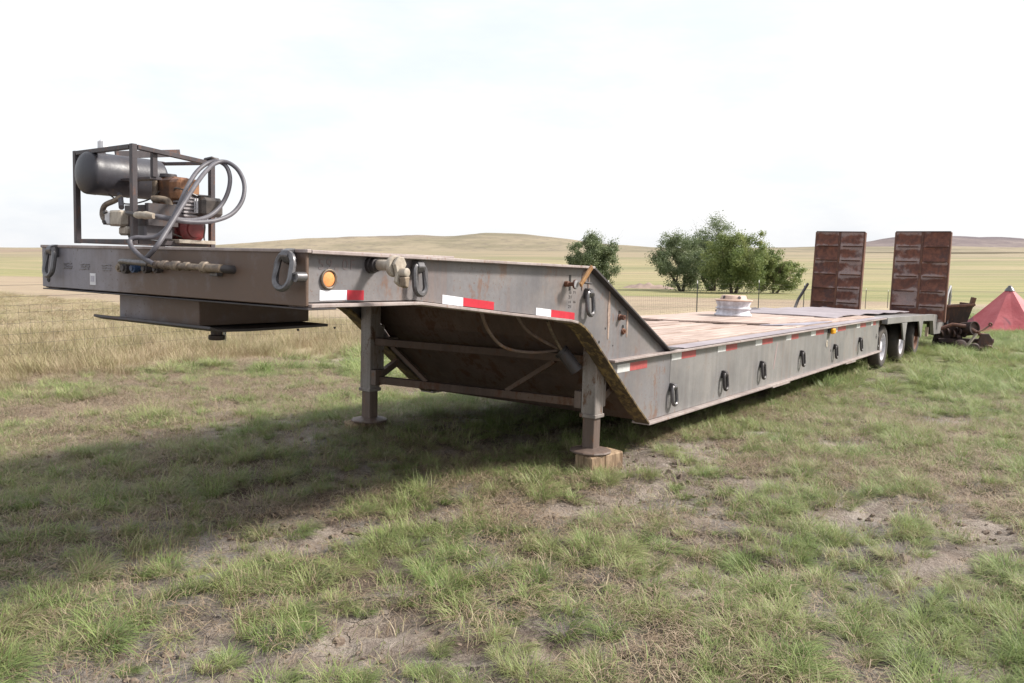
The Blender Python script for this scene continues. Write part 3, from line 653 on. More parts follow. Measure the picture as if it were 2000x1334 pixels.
# sheave fitting (beige)
sf = Matrix.Translation((0.455, O, -0.075)) @ Matrix.Rotation(R(90), 4, 'X') @ Matrix.Rotation(R(0), 4, 'Y')
disc_y(0.44, -0.062, [(0.045, 0), (0.045, 0.02), (0.036, 0.022), (0.036, 0.045), (0.03, 0.05), (0.03, 0.06), (0, 0.06)], 'hub_boss', 'ring_dark')
disc_y(0.44, -0.062, [(0.026, 0.06), (0.028, 0.065), (0.028, 0.14), (0.024, 0.142), (0.024, 0.15)], 'fitting_sleeve', 'fitting')
disc_y(0.445, -0.066, [(0.024, 0.15), (0.052, 0.15), (0.055, 0.155), (0.055, 0.172), (0.05, 0.178), (0.0, 0.178)], 'fitting_plate', 'fitting')
fp = MB()
for k, (da, dh) in enumerate(((0.0, 0.05), (0.03, 0.012), (0.018, -0.06), (-0.03, -0.045))): pass
fp.prism([(0.405, -0.055), (0.435, -0.015), (0.475, -0.02), (0.495, -0.055), (0.478, -0.085), (0.515, -0.12), (0.505, -0.165), (0.455, -0.17), (0.415, -0.145), (0.425, -0.105)], O - 0.205, O - 0.183)
fp.build('fitting_bracket', 'fitting', T, bevel=0.005)
disc_y(0.452, -0.095, [(0.022, 0.20), (0.022, 0.245), (0.016, 0.25), (0, 0.25)], 'fitting_pin', 'fitting')
MB().prism([(0.43, -0.12), (0.47, -0.115), (0.46, -0.175), (0.435, -0.165)], O - 0.25, O - 0.208).build('fitting_lug', 'brass', T, bevel=0.004)
# locking pin with wooden handle
disc_y(2.345, -0.158, [(0.02, 0), (0.02, 0.03), (0.014, 0.034), (0.014, 0.075), (0.032, 0.078), (0.034, 0.084), (0.032, 0.09), (0, 0.09)], 'locking_pin', 'rust')
disc_y(2.345, -0.158, [(0.030, 0.0905), (0.030, 0.094), (0, 0.094)], 'pin_washer', 'galv')
MB().beam((2.36, O - 0.115, -0.165), (2.47, O - 0.14, -0.03), 0.040, 0.018, (0.3, -1, 0)).build('pin_handle', 'handle_wood', T, bevel=0.004)
MB().tube([(2.40, O - 0.125, -0.145), (2.485, O - 0.13, -0.15)], 0.008, 8).build('handle_bar', 'ring_dark', T)
MB().box((2.395, O - 0.003, -0.205), (2.418, O - 0.0005, -0.095)).build('key_slot', 'letter_dark', T)
for a, h in ((3.17, -0.42), (3.235, -0.535)):
    disc_y(a, h + 0.035, [(0.018, 0.0022), (0, 0.0022)], 'slot_hole', 'letter_dark', 14)
    disc_y(a, h, [(0.026, 0.0005), (0.026, 0.008), (0.02, 0.012), (0.02, 0.05 if h > -.5 else .02), (0.012, 0.05 if h > -.5 else .02), (0.012, 0.03 if h > -.5 else 0.01), (0, 0.03 if h > -.5 else .01)], 'bolt', 'rust', 18)
for a, h0, h1, w in ((2.995, -0.20, -0.585, 0.030), (3.305, -0.36, -0.585, 0.022)):
    MB().prism([(a - w * .3, h0), (a + w * .3, h0), (a + w * .7, (h0 + h1) / 2), (a + w * .25, h1), (a - w * .25, h1), (a - w * .7, (h0 + h1) / 2)], O - 0.004, O + 0.002).build('weld_scar', 'scar', T)
rsc = [(2.62 + 0.048 * math.cos(t), -0.125 + 0.06 * math.sin(t)) for t in np.linspace(-0.3, math.pi + 0.3, 14)]
MB().tube([(a, O - 0.002, h) for a, h in [(2.665, -0.2)] + rsc + [(2.575, -0.2)]], 0.008, 6).build('ground_off_ring', 'scar', T)
for a, h, r in ((2.95, -0.50, .009), (2.86, -0.60, .012), (3.08, -0.64, .007), (9.6, -1.10, .02), (9.75, -1.085, .016)):
    disc_y(a, h, [(r, 0.0018), (0, 0.0018)], 'bolt_hole', 'letter_dark', 12)
disc_y(9.36, -0.99, [(0.05, 0.0005), (0.05, 0.006), (0.035, 0.007), (0.035, 0.002), (0, 0.002)], 'filler_cap', 'fitting')
MB().box((12.47, O - 0.003, -1.06), (12.57, O - 0.0005, -1.045)).box((12.505, O - 0.0035, -1.09), (12.53, O - 0.001, -1.0)).build('cross_slot', 'letter_dark', T)
lb = MB().box((9.37, O - 0.03, -0.84), (9.55, O - 0.001, -0.77)).build('clearance_lamp', 'ring_dark', T, bevel=0.004)
MB().box((9.39, O - 0.075, -0.852), (9.53, O - 0.031, -0.775)).build('lens', 'amber_bright', lb, bevel=0.012)
def text(body, a, h, size, mat, squash=1.0, y=O - 0.0012, shear=0.0):
    c = bpy.data.curves.new('lettering', 'FONT'); c.body = body; c.size = size; c.extrude = 0.0006; c.shear = shear; c.space_character = 1.1
    tmp = bpy.data.objects.new('tmp', c); col.objects.link(tmp)
    dg = bpy.context.evaluated_depsgraph_get(); m = bpy.data.meshes.new_from_object(tmp.evaluated_get(dg)); bpy.data.objects.remove(tmp); bpy.data.curves.remove(c)
    m.materials.clear(); m.materials.append(MATS[mat])
    o = bpy.data.objects.new('lettering', m); col.objects.link(o); o.parent = T
    o.matrix_local = Matrix.Translation((a, y, h)) @ Matrix.Rotation(R(90), 4, 'X') @ Matrix.Diagonal((squash, 1, 1, 1))
    return o
def word(body, a, h, size, mat, squash):
    for i, ch in enumerate(body):
        if ch != ' ': text(ch, a + i * size * 0.60 * squash, h, size, mat, squash)
word('59.0F', 0.085, -0.090, 0.075, 'letter_red', 1.15)
for i, (s_, sz) in enumerate((('15 71', .026), ('21', .032), ('11 16', .026), ('21', .032))): word(s_, 2.395, -0.228 - i * 0.034, sz, 'letter_dark', 1.3)
text('|', 7.02, -1.08, 0.34, 'letter_pale', 1.6, shear=0.2)

# jacks, cross tubes and braces
JN, JF, JA, JFA = 0.212, 2.40, 3.06, 2.76
def jack(b, first):
    s = 1 if first else -1; a = JA if first else JFA; j = MB()
    j.box((a - 0.065, b - 0.065, -1.20), (a + 0.065, b + 0.065, -0.36)).box((a + 0.067, b - 0.05, -1.15), (a + 0.13, b + 0.05, -0.62)); J = j.build('jack_leg', 'jack_paint', T, bevel=0.006)
    MB().box((a - 0.053, b - 0.053, -1.475), (a + 0.053, b + 0.053, -1.202)).build('inner_tube', 'jack_inner', J, bevel=0.005)
    MB().box((a - 0.074, b - 0.074, -1.225), (a + 0.074, b + 0.074, -1.195)).build('collar', 'jack_paint', J, bevel=0.004)
    M_ = Matrix.Translation((a, b, -1.505)) @ Matrix.Rotation(R(11 * s), 4, 'Z')
    MB().lathe([(0, 0.04), (0.085, 0.037), (0.10, 0.033), (0.165, 0.016), (0.172, 0.004), (0.165, 0), (0, 0)], M_, 12).build('foot_plate', 'jack_inner', J, bevel=0.003)
    MB().beam((a + 0.06, b, -1.12), (a + 0.36, b, -0.98), 0.05, 0.06).build('leg_brace', 'jack_inner', J)
    return J
jack(JN, True); jack(JF, False)
def tub(h, b0=JN + 0.07, b1=JF - 0.07, w=0.07, t=0.065):
    f = lambda b: (JA + (JFA - JA) * (b - JN) / (JF - JN), b, h)
    return MB().beam(f(b0), f(b1), w, t)
tub(-0.765).build('cross_tube', 'belly', T, bevel=0.004); tub(-1.115).build('cross_tube', 'belly', T, bevel=0.004)
MB().beam((JFA + 0.04, 2.16, -0.80), (JFA + 0.09, 1.78, -1.085), 0.035, 0.035).build('diagonal_brace', 'belly', T)
MB().beam((JA - 0.04, 0.55, -0.80), (JA - 0.10, 0.98, -1.085), 0.06, 0.035).build('diagonal_brace', 'belly', T)
for a, b in ((JA, JN + 0.10), (JFA, JF - 0.10)): MB().box((a - 0.06, b - 0.03, -1.16), (a + 0.055, b + 0.035, -1.02)).build('tube_clevis', 'jack_inner', T, bevel=0.004)
mo = MB().tube([(2.80, 0.34, -0.70), (2.83, 0.29, -0.77), (2.86, 0.245, -0.84)], 0.052, 14).build('gear_motor', 'steel_dark', T, smooth=True)
MB().tube([(2.79, 0.36, -0.685), (2.80, 0.34, -0.705)], 0.062, 14).build('motor_cap', 'ring_dark', mo, smooth=True)
for pts, m in (([(1.75, 0.35, -0.33), (1.85, 0.36, -0.48), (2.1, 0.40, -0.62), (2.45, 0.40, -0.68), (2.78, 0.36, -0.68)], 'jack_inner'), ([(2.15, 0.34, -0.38), (2.3, 0.35, -0.50), (2.55, 0.36, -0.60), (2.79, 0.35, -0.68)], 'jack_inner'), ([(2.50, 0.30, -0.44), (2.6, 0.31, -0.55), (2.76, 0.33, -0.68)], 'brass')):
    MB().tube(smoothpath(pts, 6), 0.012, 8).build('jack_hose', m, T, smooth=True)

# deck planks and frame
pk = random.Random(3); ny_, w0 = 11, (WID - 0.40) / 11
for j in range(ny_):
    b0 = 0.20 + j * w0; cuts = [3.2, 5.6 + pk.uniform(-.9, .9), 8.3 + pk.uniform(-.9, .9), 10.8 + pk.uniform(-.8, .8), 13.0]
    for k in range(4):
        n_ = 10; g = 0.016; up = pk.uniform(-0.006, 0.008); b = MB(); top = []; bot = []
        warp = pk.uniform(-0.004, 0.006)
        line = [(cuts[k] + 0.006 + (cuts[k + 1] - cuts[k] - 0.012) * i / n_, -0.765 + up + warp * math.sin(i / n_ * math.pi) + pk.uniform(-.0015, .0015)) for i in range(n_ + 1)]
        b.strip(line, b0 + g / 2, b0 + w0 - g / 2, 0.042); b.build('deck_plank', 'deck_wood', T, bevel=0.004)
for a in np.arange(4.4, 12.9, 1.2): MB().box((a, 0.09, -0.90), (a + 0.08, WID - 0.09, -0.775)).build('deck_joist', 'belly', T)
MB().box((4.09, 0.02, -0.737), (4.24, 0.12, -0.722)).build('deck_lug', 'steel_dark', T, bevel=0.003)
MB().strip([(4.35, -0.7385), (8.0, -0.736), (12.9, -0.7365)], 0.012, 0.185, 0.006).build('edge_strip', 'mat_grey', T)

# rear bogie: rails, wheels, gussets, beaver tail
for near in (1, 0):
    y = (lambda b: b) if near else mir
    MB().prism([(13.07, -0.736), (15.5, -0.775), (17.9, -0.815), (18.0, -0.965), (15.5, -0.895), (13.07, -0.856)], y(0.0), y(0.10)).build('bogie_rail', 'steel_deck', T, bevel=0.005)
    MB().prism([(18.0, -0.816), (18.5, -0.842), (19.1, -0.99), (20.28, -1.12), (20.36, -1.335), (18.25, -1.285), (18.02, -0.972)], y(0.005), y(0.08)).build('tail_panel', 'steel_deck', T, bevel=0.005)
    for a, h in ((14.42, -0.885), (16.22, -0.918)):
        MB().prism([(a, h), (a + 0.5, h - 0.006), (a + 0.36, h - 0.34), (a + 0.26, h - 0.345)], y(0.0), y(0.03)).build('gusset', 'steel_deck', T, bevel=0.004)
        MB().prism([(a + 0.48, h - 0.01), (a + 0.51, h - 0.012), (a + 0.37, h - 0.34), (a + 0.345, h - 0.338)], y(0.032), y(0.25)).build('gusset_flange', 'rust', T)
    MB().prism([(18.05, -1.12), (18.12, -1.12), (18.12, -1.33), (18.05, -1.33)], y(0.10), y(0.16)).build('hanger', 'rim_tan', T)
MB().strip([(13.07, -0.775), (15.5, -0.808), (18.0, -0.85)], 0.102, WID - 0.102, 0.02).build('bogie_deck', 'steel_deck', T)
MB().strip([(18.0, -0.86), (18.5, -0.885), (19.1, -1.03), (20.28, -1.16)], 0.083, WID - 0.083, 0.02).build('tail_deck', 'rust_dark', T)
for b in (0.62, 1.9): MB().prism([(13.0, -0.80), (18.0, -0.875), (18.0, -1.2), (13.0, -1.25)], b, b + 0.08).build('bogie_beam', 'belly', T)
def wheel(a, b, out):
    M_ = Matrix.Translation((a, b, -1.285)) @ Matrix.Rotation(R(90 * out), 4, 'X') @ Matrix.Diagonal((0.94, 0.94, 1, 1))
    W_ = empty('wheel'); W_.parent = T
    MB().lathe([(0.245, 0.0), (0.27, 0.02), (0.36, 0.028), (0.40, 0.012), (0.425, -0.03), (0.425, -0.13), (0.40, -0.165), (0.27, -0.175), (0.245, -0.16)], M_, 36).build('tyre', 'rubber', W_, smooth=True)
    MB().lathe([(0.262, 0.012), (0.25, 0.012), (0.238, -0.01), (0.225, -0.06), (0.14, -0.085), (0.12, -0.03), (0.085, -0.012), (0.0, -0.012)], M_, 36).build('rim', 'rim_white' if a < 16 else 'rust', W_, smooth=True)
for b in (0.36, WID - 0.40): MB().prism([(13.1, -0.80), (18.0, -0.875), (18.0, -1.22), (13.1, -1.30)], b, b + 0.04).build('added_bogie_panel', 'belly', T)  # inner panels added to keep the space between the wheels dark
for a in (13.36, 15.06, 16.62):
    wheel(a, 0.125, 1); wheel(a, WID - 0.125, -1)
    MB().tube([(a, 0.3, -1.285), (a, WID - 0.3, -1.285)], 0.06, 10).build('axle', 'belly', T)

# ramps
def ramp(b0, b1, skew, first):
    A = 18.62; hb, ht = -1.02, 1.06; Rm = empty('loading_ramp'); Rm.parent = T
    Rm.matrix_local = Matrix.Translation((A, (b0 + b1) / 2, 0)) @ Matrix.Rotation(R(skew), 4, 'X') @ Matrix.Rotation(R(1.2), 4, 'Y')
    w = (b1 - b0) / 2
    for s in (-1, 1): MB().box((0.012, s * w - 0.02, hb), (0.15, s * w + 0.02, ht)).build('side_rail', 'rust', Rm, bevel=0.004)
    MB().box((0.075, -w + 0.021, hb + 0.01), (0.085, w - 0.021, ht - 0.005)).build('back_sheet', 'rust_dark', Rm)
    MB().box((0.004, -0.027, hb), (0.07, 0.027, ht)).build('center_rail', 'rust', Rm, bevel=0.004)
    MB().box((0.0, -w, ht), (0.12, w, ht + 0.022)).build('top_bar', 'rust_dark', Rm, bevel=0.003)
    nrow = 6; dh = (ht - hb) / nrow; pr = random.Random(int(b0 * 10) + 4)
    for i in range(nrow):
        z0, z1 = hb + i * dh + 0.002, hb + (i + 1) * dh - 0.002
        for s in (-1, 1):
            y0, y1 = (0.028, w - 0.018) if s > 0 else (-w + 0.018, -0.028)
            N_ = 6; b = MB(); vs = []; fs = []; bul = pr.uniform(0.018, 0.035)
            for k in range(2):
                for u in range(N_ + 1):
                    for v in range(N_ + 1):
                        fu, fv = u / N_, v / N_
                        x = 0.012 + bul * (math.sin(math.pi * fu)) * (0.35 + 0.65 * math.sin(math.pi * fv)) + k * 0.008
                        vs.append((x, y0 + (y1 - y0) * fv, z0 + (z1 - z0) * fu))
            n1 = (N_ + 1) ** 2
            for k in range(2):
                for u in range(N_):
                    for v in range(N_):
                        q = k * n1 + u * (N_ + 1) + v; fs.append((q, q + 1, q + N_ + 2, q + N_ + 1))
            b.add(vs, fs); b.build('tread_panel', 'tread_worn_glint' if s == (-1 if first else 1) else 'tread_plate', Rm, smooth=True)
            zr = hb + (i + 1) * dh
            if i < nrow - 1: MB().prism([(-0.018, zr + 0.014), (0.012, zr + 0.018), (0.012, zr - 0.010), (-0.012, zr - 0.002)], y0 + pr.uniform(0, .06), y1 - pr.uniform(0, .06)).build('grouser_bar', 'rust', Rm)
    MB().tube([(0.16, -w + 0.03, hb + 0.1), (0.16, -w + 0.03, ht)], 0.022, 8).build('edge_pipe', 'galv', Rm, smooth=True)
    return Rm
ramp(1.74, 2.88, 0.6, True); ramp(-0.13, 1.03, 0.0, False)
MB().tube([(18.9, -0.06, -0.98), (19.25, -0.09, -0.35), (19.5, -0.1, -0.18)], 0.024, 8).build('ramp_strut', 'galv', T, smooth=True)
MB().tube([(19.75, -0.05, -1.1), (19.6, -0.09, -0.5), (19.5, -0.1, -0.18)], 0.03, 8).build('ramp_strut', 'galv', T, smooth=True)
MB().tube([(18.62, 3.0, -0.24), (18.3, 3.02, -0.45), (17.9, 3.0, -0.62), (17.2, 2.92, -1.0)], 0.036, 8).build('ramp_strut', 'ring_dark', T, smooth=True)

# ---------------------------------------------------------------- power unit on the nose
U = bpy.data.objects.new('hydraulic_power_unit', None); col.objects.link(U); U.matrix_world = TM @ Matrix.Translation((0.35, 2.0, 0.016))
tag(U, 'caged engine-driven hydraulic power unit with black tank and looped hoses on the gooseneck', 'power unit')
UO = Vector((0.35, 2.0, 0.016))
def ub(mb, name, mat, par=None, **k):
    mb.v = [tuple(Vector(q) - UO) for q in mb.v]; o = mb.build(name, mat, par or U, **k); return o
cA, cB, cC, cD = (0.08, 2.335), (0.08, 1.672), (0.62, 1.695), (0.64, 2.30)
ct = {0: 0.60, 1: 0.605, 2: 0.575, 3: 0.60}
for i, (a, b) in enumerate((cA, cB, cC, cD)):
    ub(MB().box((a - 0.0165, b - 0.0165, 0.018), (a + 0.0165, b + 0.0165, ct[i])), 'cage_post', 'cage', bevel=0.002)
def bar(p, q, z0, z1, w=0.034, t=0.026): return ub(MB().beam((p[0], p[1], z0), (q[0], q[1], z1), w, t), 'cage_bar', 'cage', bevel=0.002)
bar((0.08, 2.31), (0.08, 1.695), 0.585, 0.59); bar((0.105, 1.68), (0.595, 1.695), 0.59, 0.555); bar((0.105, 2.335), (0.615, 2.305), 0.58, 0.585); bar((0.62, 2.27), (0.60, 1.72), 0.58, 0.555, 0.035, 0.02)
bar((0.08, 2.31), (0.08, 1.695), 0.033, 0.033); bar((0.105, 1.68), (0.595, 1.695), 0.033, 0.033); bar((0.64, 2.27), (0.62, 1.72), 0.033, 0.033); bar((0.105, 2.33), (0.62, 2.30), 0.033, 0.033)
ub(MB().beam((0.32, 2.31, 0.605), (0.80, 2.33, 0.68), 0.012, 0.05), 'angle_plate', 'cage', bevel=0.002)
ub(MB().box((0.15, 2.16, 0.606), (0.20, 2.22, 0.675)), 'white_gauge', 'white_paint', bevel=0.012)
ub(MB().box((0.165, 2.175, 0.58), (0.185, 2.205, 0.61)), 'gauge_stem', 'cage')
tkM = Matrix.Translation((0.30, 2.165, 0.455)) @ Matrix.Rotation(R(90), 4, 'Y')
tk = [(0.0, -0.285)] + [(0.132 * math.sin(t), -0.235 - 0.05 * math.cos(t)) for t in np.linspace(0.15, math.pi / 2, 8)] + [(0.1335, -0.19), (0.132, -0.185), (0.132, 0.02), (0.1335, 0.024), (0.132, 0.03), (0.132, 0.215)] + [(0.132 * math.cos(t), 0.215 + 0.05 * math.sin(t)) for t in np.linspace(0.15, math.pi / 2, 8)]
tank = ub(MB().lathe(tk, tkM, 40), 'tank', 'tank', smooth=True)
ub(MB().box((0.44, 2.035, 0.43), (0.45, 2.13, 0.54)).box((0.452, 2.03, 0.42), (0.55, 2.12, 0.43)), 'tank_bracket', 'cage', tank)
ub(MB().box((0.215, 1.69, 0.43), (0.245, 1.72, 0.575)), 'hanger_bar', 'cage'); ub(MB().box((0.20, 1.70, 0.415), (0.28, 2.03, 0.428)), 'tank_shelf', 'cage')
ub(MB().box((0.10, 2.12, 0.585), (0.13, 2.16, 0.60)).box((0.1, 2.12, 0.57), (0.13, 2.16, 0.587)), 'tank_lug', 'cage')
ub(MB().box((0.12, 1.62, 0.05), (0.30, 1.82, 0.25)), 'reservoir', 'reservoir', bevel=0.01)
ub(MB().prism([(0.117, 0.13), (0.117, 0.252), (0.119, 0.252), (0.119, 0.13)], 1.60, 1.84).box((0.117, 1.58, 0.13), (0.31, 1.618, 0.262)), 'reservoir_plate', 'steel_dark', bevel=0.002)
pu = ub(MB().box((0.06, 1.80, 0.125), (0.16, 1.93, 0.22)).box((0.09, 1.78, 0.07), (0.14, 1.87, 0.125)), 'pump', 'fitting', bevel=0.012)
ub(MB().box((0.045, 1.905, 0.13), (0.15, 1.945, 0.215)), 'pump_head', 'white_paint', pu, bevel=0.01)
for db, dh in ((1.925, 0.205), (1.925, 0.14), (1.91, 0.21), (1.935, 0.15)):
    ub(MB().lathe([(0, 0.014), (0.009, 0.014), (0.009, 0)], Matrix.Translation((0.045, db, dh)) @ Matrix.Rotation(R(-90), 4, 'Y'), 8), 'pump_bolt', 'ring_dark', pu)
ub(MB().tube(smoothpath([(0.10, 1.945, 0.165), (0.10, 2.03, 0.165), (0.11, 2.085, 0.20), (0.12, 2.075, 0.255), (0.15, 2.02, 0.285), (0.17, 1.97, 0.31)], 5), 0.017, 10), 'suction_pipe', 'brass', smooth=True)
ub(MB().tube(smoothpath([(0.20, 2.05, 0.33), (0.17, 1.98, 0.30), (0.12, 1.88, 0.24)], 5), 0.016, 10), 'tank_hose', 'hose', smooth=True)
ub(MB().tube(smoothpath([(0.24, 1.74, 0.30), (0.26, 1.70, 0.30), (0.29, 1.66, 0.29), (0.30, 1.65, 0.25)], 4), 0.02, 10), 'return_elbow', 'brass', smooth=True)
eg = ub(MB().box((0.36, 1.68, 0.06), (0.56, 1.85, 0.20)), 'engine', 'engine_red', bevel=0.02)
ub(MB().box((0.36, 1.72, 0.20), (0.50, 1.90, 0.45)), 'engine_shroud', 'engine_rust', eg, bevel=0.022)
ub(MB().prism([(0.345, 0.41), (0.345, 0.345), (0.36, 0.30), (0.50, 0.33), (0.50, 0.435), (0.36, 0.44)], 1.635, 1.745), 'muffler_shield', 'engine_orange', eg, bevel=0.014)
ub(MB().lathe([(0, 0.02), (0.05, 0.02), (0.055, 0.0), (0, 0)], Matrix.Translation((0.42, 1.86, 0.452)), 20), 'fuel_cap', 'ring_dark', eg, smooth=True)
ub(MB().tube([(0.345, 1.885, 0.24), (0.345, 1.885, 0.43)], 0.018, 10), 'fuel_pipe', 'brass', eg, smooth=True)
cyl = MB()
for k in range(6): cyl.box((0.37, 1.615, 0.20 + k * 0.022), (0.52, 1.735, 0.212 + k * 0.022))
cyl.box((0.39, 1.63, 0.19), (0.50, 1.72, 0.33)); ub(cyl, 'cylinder_fins', 'engine_alu', eg, bevel=0.002)
ub(MB().lathe([(0, 0.03), (0.05, 0.03), (0.055, 0.02), (0.07, 0.018), (0.09, 0.0), (0.095, -0.05), (0, -0.05)], Matrix.Translation((0.46, 1.66, 0.125)) @ Matrix.Rotation(R(90), 4, 'X'), 28), 'recoil_housing', 'engine_red', eg, smooth=True)
fl = ub(MB().box((0.45, 1.53, 0.205), (0.60, 1.68, 0.325)), 'air_filter', 'filter_black', bevel=0.02)
ub(MB().box((0.444, 1.585, 0.225), (0.4495, 1.60, 0.315)).box((0.444, 1.61, 0.225), (0.4495, 1.622, 0.315)), 'filter_label', 'white_paint', fl)
ub(MB().box((0.44, 1.60, 0.33), (0.55, 1.69, 0.342)), 'filter_lid', 'ring_dark', fl, bevel=0.003)
ub(MB().box((0.34, 1.62, 0.035), (0.60, 1.86, 0.058)), 'engine_mount', 'fitting', bevel=0.003)
for k, pts in enumerate(([(0.36, 1.70, 0.34), (0.34, 1.66, 0.37), (0.36, 1.60, 0.36), (0.44, 1.58, 0.33)], [(0.35, 1.80, 0.21), (0.31, 1.76, 0.16), (0.33, 1.70, 0.10), (0.40, 1.66, 0.07)], [(0.16, 2.1, 0.33), (0.2, 1.98, 0.27), (0.3, 1.9, 0.3), (0.36, 1.86, 0.36)], [(0.50, 1.62, 0.20), (0.48, 1.56, 0.15), (0.5, 1.6, 0.08), (0.56, 1.68, 0.05)])):
    ub(MB().tube(smoothpath(pts, 5), 0.005, 6), 'engine_cable', 'filter_black', smooth=True)
ub(MB().box((0.355, 1.66, 0.19), (0.42, 1.70, 0.27)), 'carburettor', 'engine_alu', eg, bevel=0.006)
ub(MB().box((0.352, 1.745, 0.215), (0.3585, 1.80, 0.265)), 'engine_plate', 'white_paint', eg)
H1 = [(-0.1, 1.166, -0.092), (-0.12, 1.257, -0.063), (-0.13, 1.347, -0.005), (-0.12, 1.381, 0.037), (-0.1, 1.354, 0.054), (-0.05, 1.324, 0.047), (0.0, 1.28, 0.05), (0.05, 1.272, 0.103), (0.15, 1.329, 0.218), (0.3, 1.485, 0.361), (0.42, 1.563, 0.484), (0.52, 1.592, 0.548), (0.58, 1.559, 0.569), (0.62, 1.523, 0.536), (0.62, 1.484, 0.455), (0.6, 1.482, 0.365), (0.55, 1.49, 0.266), (0.45, 1.464, 0.196), (0.3, 1.396, 0.162), (0.15, 1.356, 0.164), (0.08, 1.41, 0.182), (0.03, 1.458, 0.182)]
H2 = [(-0.1, 1.253, -0.073), (-0.1, 1.165, -0.023), (-0.06, 1.168, 0.027), (0.0, 1.204, 0.086), (0.08, 1.244, 0.176), (0.18, 1.299, 0.271), (0.3, 1.381, 0.388), (0.45, 1.488, 0.492), (0.56, 1.556, 0.559), (0.62, 1.523, 0.568), (0.66, 1.46, 0.514), (0.66, 1.389, 0.424), (0.62, 1.354, 0.308), (0.55, 1.36, 0.217), (0.42, 1.342, 0.169), (0.28, 1.34, 0.153), (0.15, 1.33, 0.152), (0.08, 1.384, 0.174), (0.05, 1.492, 0.18)]
def sm2(P):
    P = [Vector(p) for p in P]; return [P[0]] + [(P[i - 1] + 2 * P[i] + P[i + 1]) / 4 for i in range(1, len(P) - 1)] + [P[-1]]
ub(MB().tube(smoothpath(sm2(H1), 6), 0.0135, 10), 'hydraulic_hose', 'hose', smooth=True)
ub(MB().tube(smoothpath(sm2(H2), 6), 0.0135, 10), 'hydraulic_hose', 'hose', smooth=True)
tp_ = [(0.03, 1.56, 0.185), (0.028, 1.53, 0.183), (0.03, 1.50, 0.184), (0.035, 1.47, 0.182), (0.04, 1.44, 0.18), (0.05, 1.41, 0.178)]
ub(MB().tube(tp_, [0.018, 0.022, 0.019, 0.024, 0.02, 0.016], 10), 'taped_joint', 'fitting', smooth=True)
ub(MB().tube([(0.05, 1.69, 0.20), (0.035, 1.60, 0.19), (0.03, 1.55, 0.185)], 0.014, 8), 'joint_pipe', 'ring_dark', smooth=True)
ub(MB().tube([(0.60, 1.66, 0.585), (0.64, 1.66, 0.58), (0.645, 1.72, 0.575), (0.60, 1.73, 0.58)], 0.012, 8, closed=True), 'hose_tie', 'ring_dark', smooth=True)

# ---------------------------------------------------------------- loose things on and under the trailer
def block(a, b, label, sz, rot, dx, dy):
    p = tw(a, b, -1.505); g = tz(p.x, p.y); o = MB()
    o.box((-sz[0] / 2, -sz[1] / 2, 0), (sz[0] / 2, sz[1] / 2, p.z - 0.002 - g + 0.05))
    ob = o.build('timber_block', 'wood_block', None, bevel=0.01); ob.location = (p.x, p.y, g - 0.05); ob.rotation_euler = (0, 0, R(rot))
    ob.location.x += dx; ob.location.y += dy
    tag(ob, label, 'block', 'blocks under the jack feet')
block(JA, JN, 'yellow-brown timber block under the near jack foot, lit by the sun', (0.36, 0.19), 38, 0.07, -0.02)
block(JFA, JF, 'dark timber block under the far jack foot in the shade', (0.34, 0.2), 30, -0.04, 0)

rb = tw(9.72, 1.58, -0.6925)
RW = empty('steel_wheel_rim'); RW.matrix_world = Matrix.Translation(rb) @ TM.to_3x3().to_4x4()
tag(RW, 'loose white truck wheel rim with tan centre lying on the wooden deck', 'wheel rim')
MB().lathe([(0.268, 0.0), (0.282, 0.004), (0.285, 0.02), (0.262, 0.034), (0.252, 0.06), (0.243, 0.075), (0.245, 0.10), (0.268, 0.112), (0.268, 0.122), (0.245, 0.135), (0.24, 0.15), (0.262, 0.20), (0.268, 0.232), (0.25, 0.232), (0.225, 0.15), (0.228, 0.06), (0.25, 0.006), (0.268, 0.0)], None, 48).build('rim_barrel', 'rim_white', RW, smooth=True)
MB().lathe([(0.240, 0.226), (0.276, 0.228), (0.287, 0.236), (0.287, 0.246), (0.27, 0.252), (0.21, 0.252), (0.203, 0.262), (0.188, 0.305), (0.172, 0.318), (0.115, 0.318), (0.105, 0.305), (0.10, 0.27)], None, 48).build('rim_disc', 'rim_tan', RW, smooth=True)
hh_ = MB()
for k in range(5):
    an = k * 2 * math.pi / 5 - 2.35
    M_ = Matrix.Translation((0.195 * math.cos(an), 0.195 * math.sin(an), 0.285)) @ Matrix.Rotation(an, 4, 'Z') @ Matrix.Rotation(R(74), 4, 'Y')
    hh_.lathe([(0.026, 0.003), (0.0, 0.003)], M_, 14)
hh_.build('hand_holes', 'mat_edge', RW)

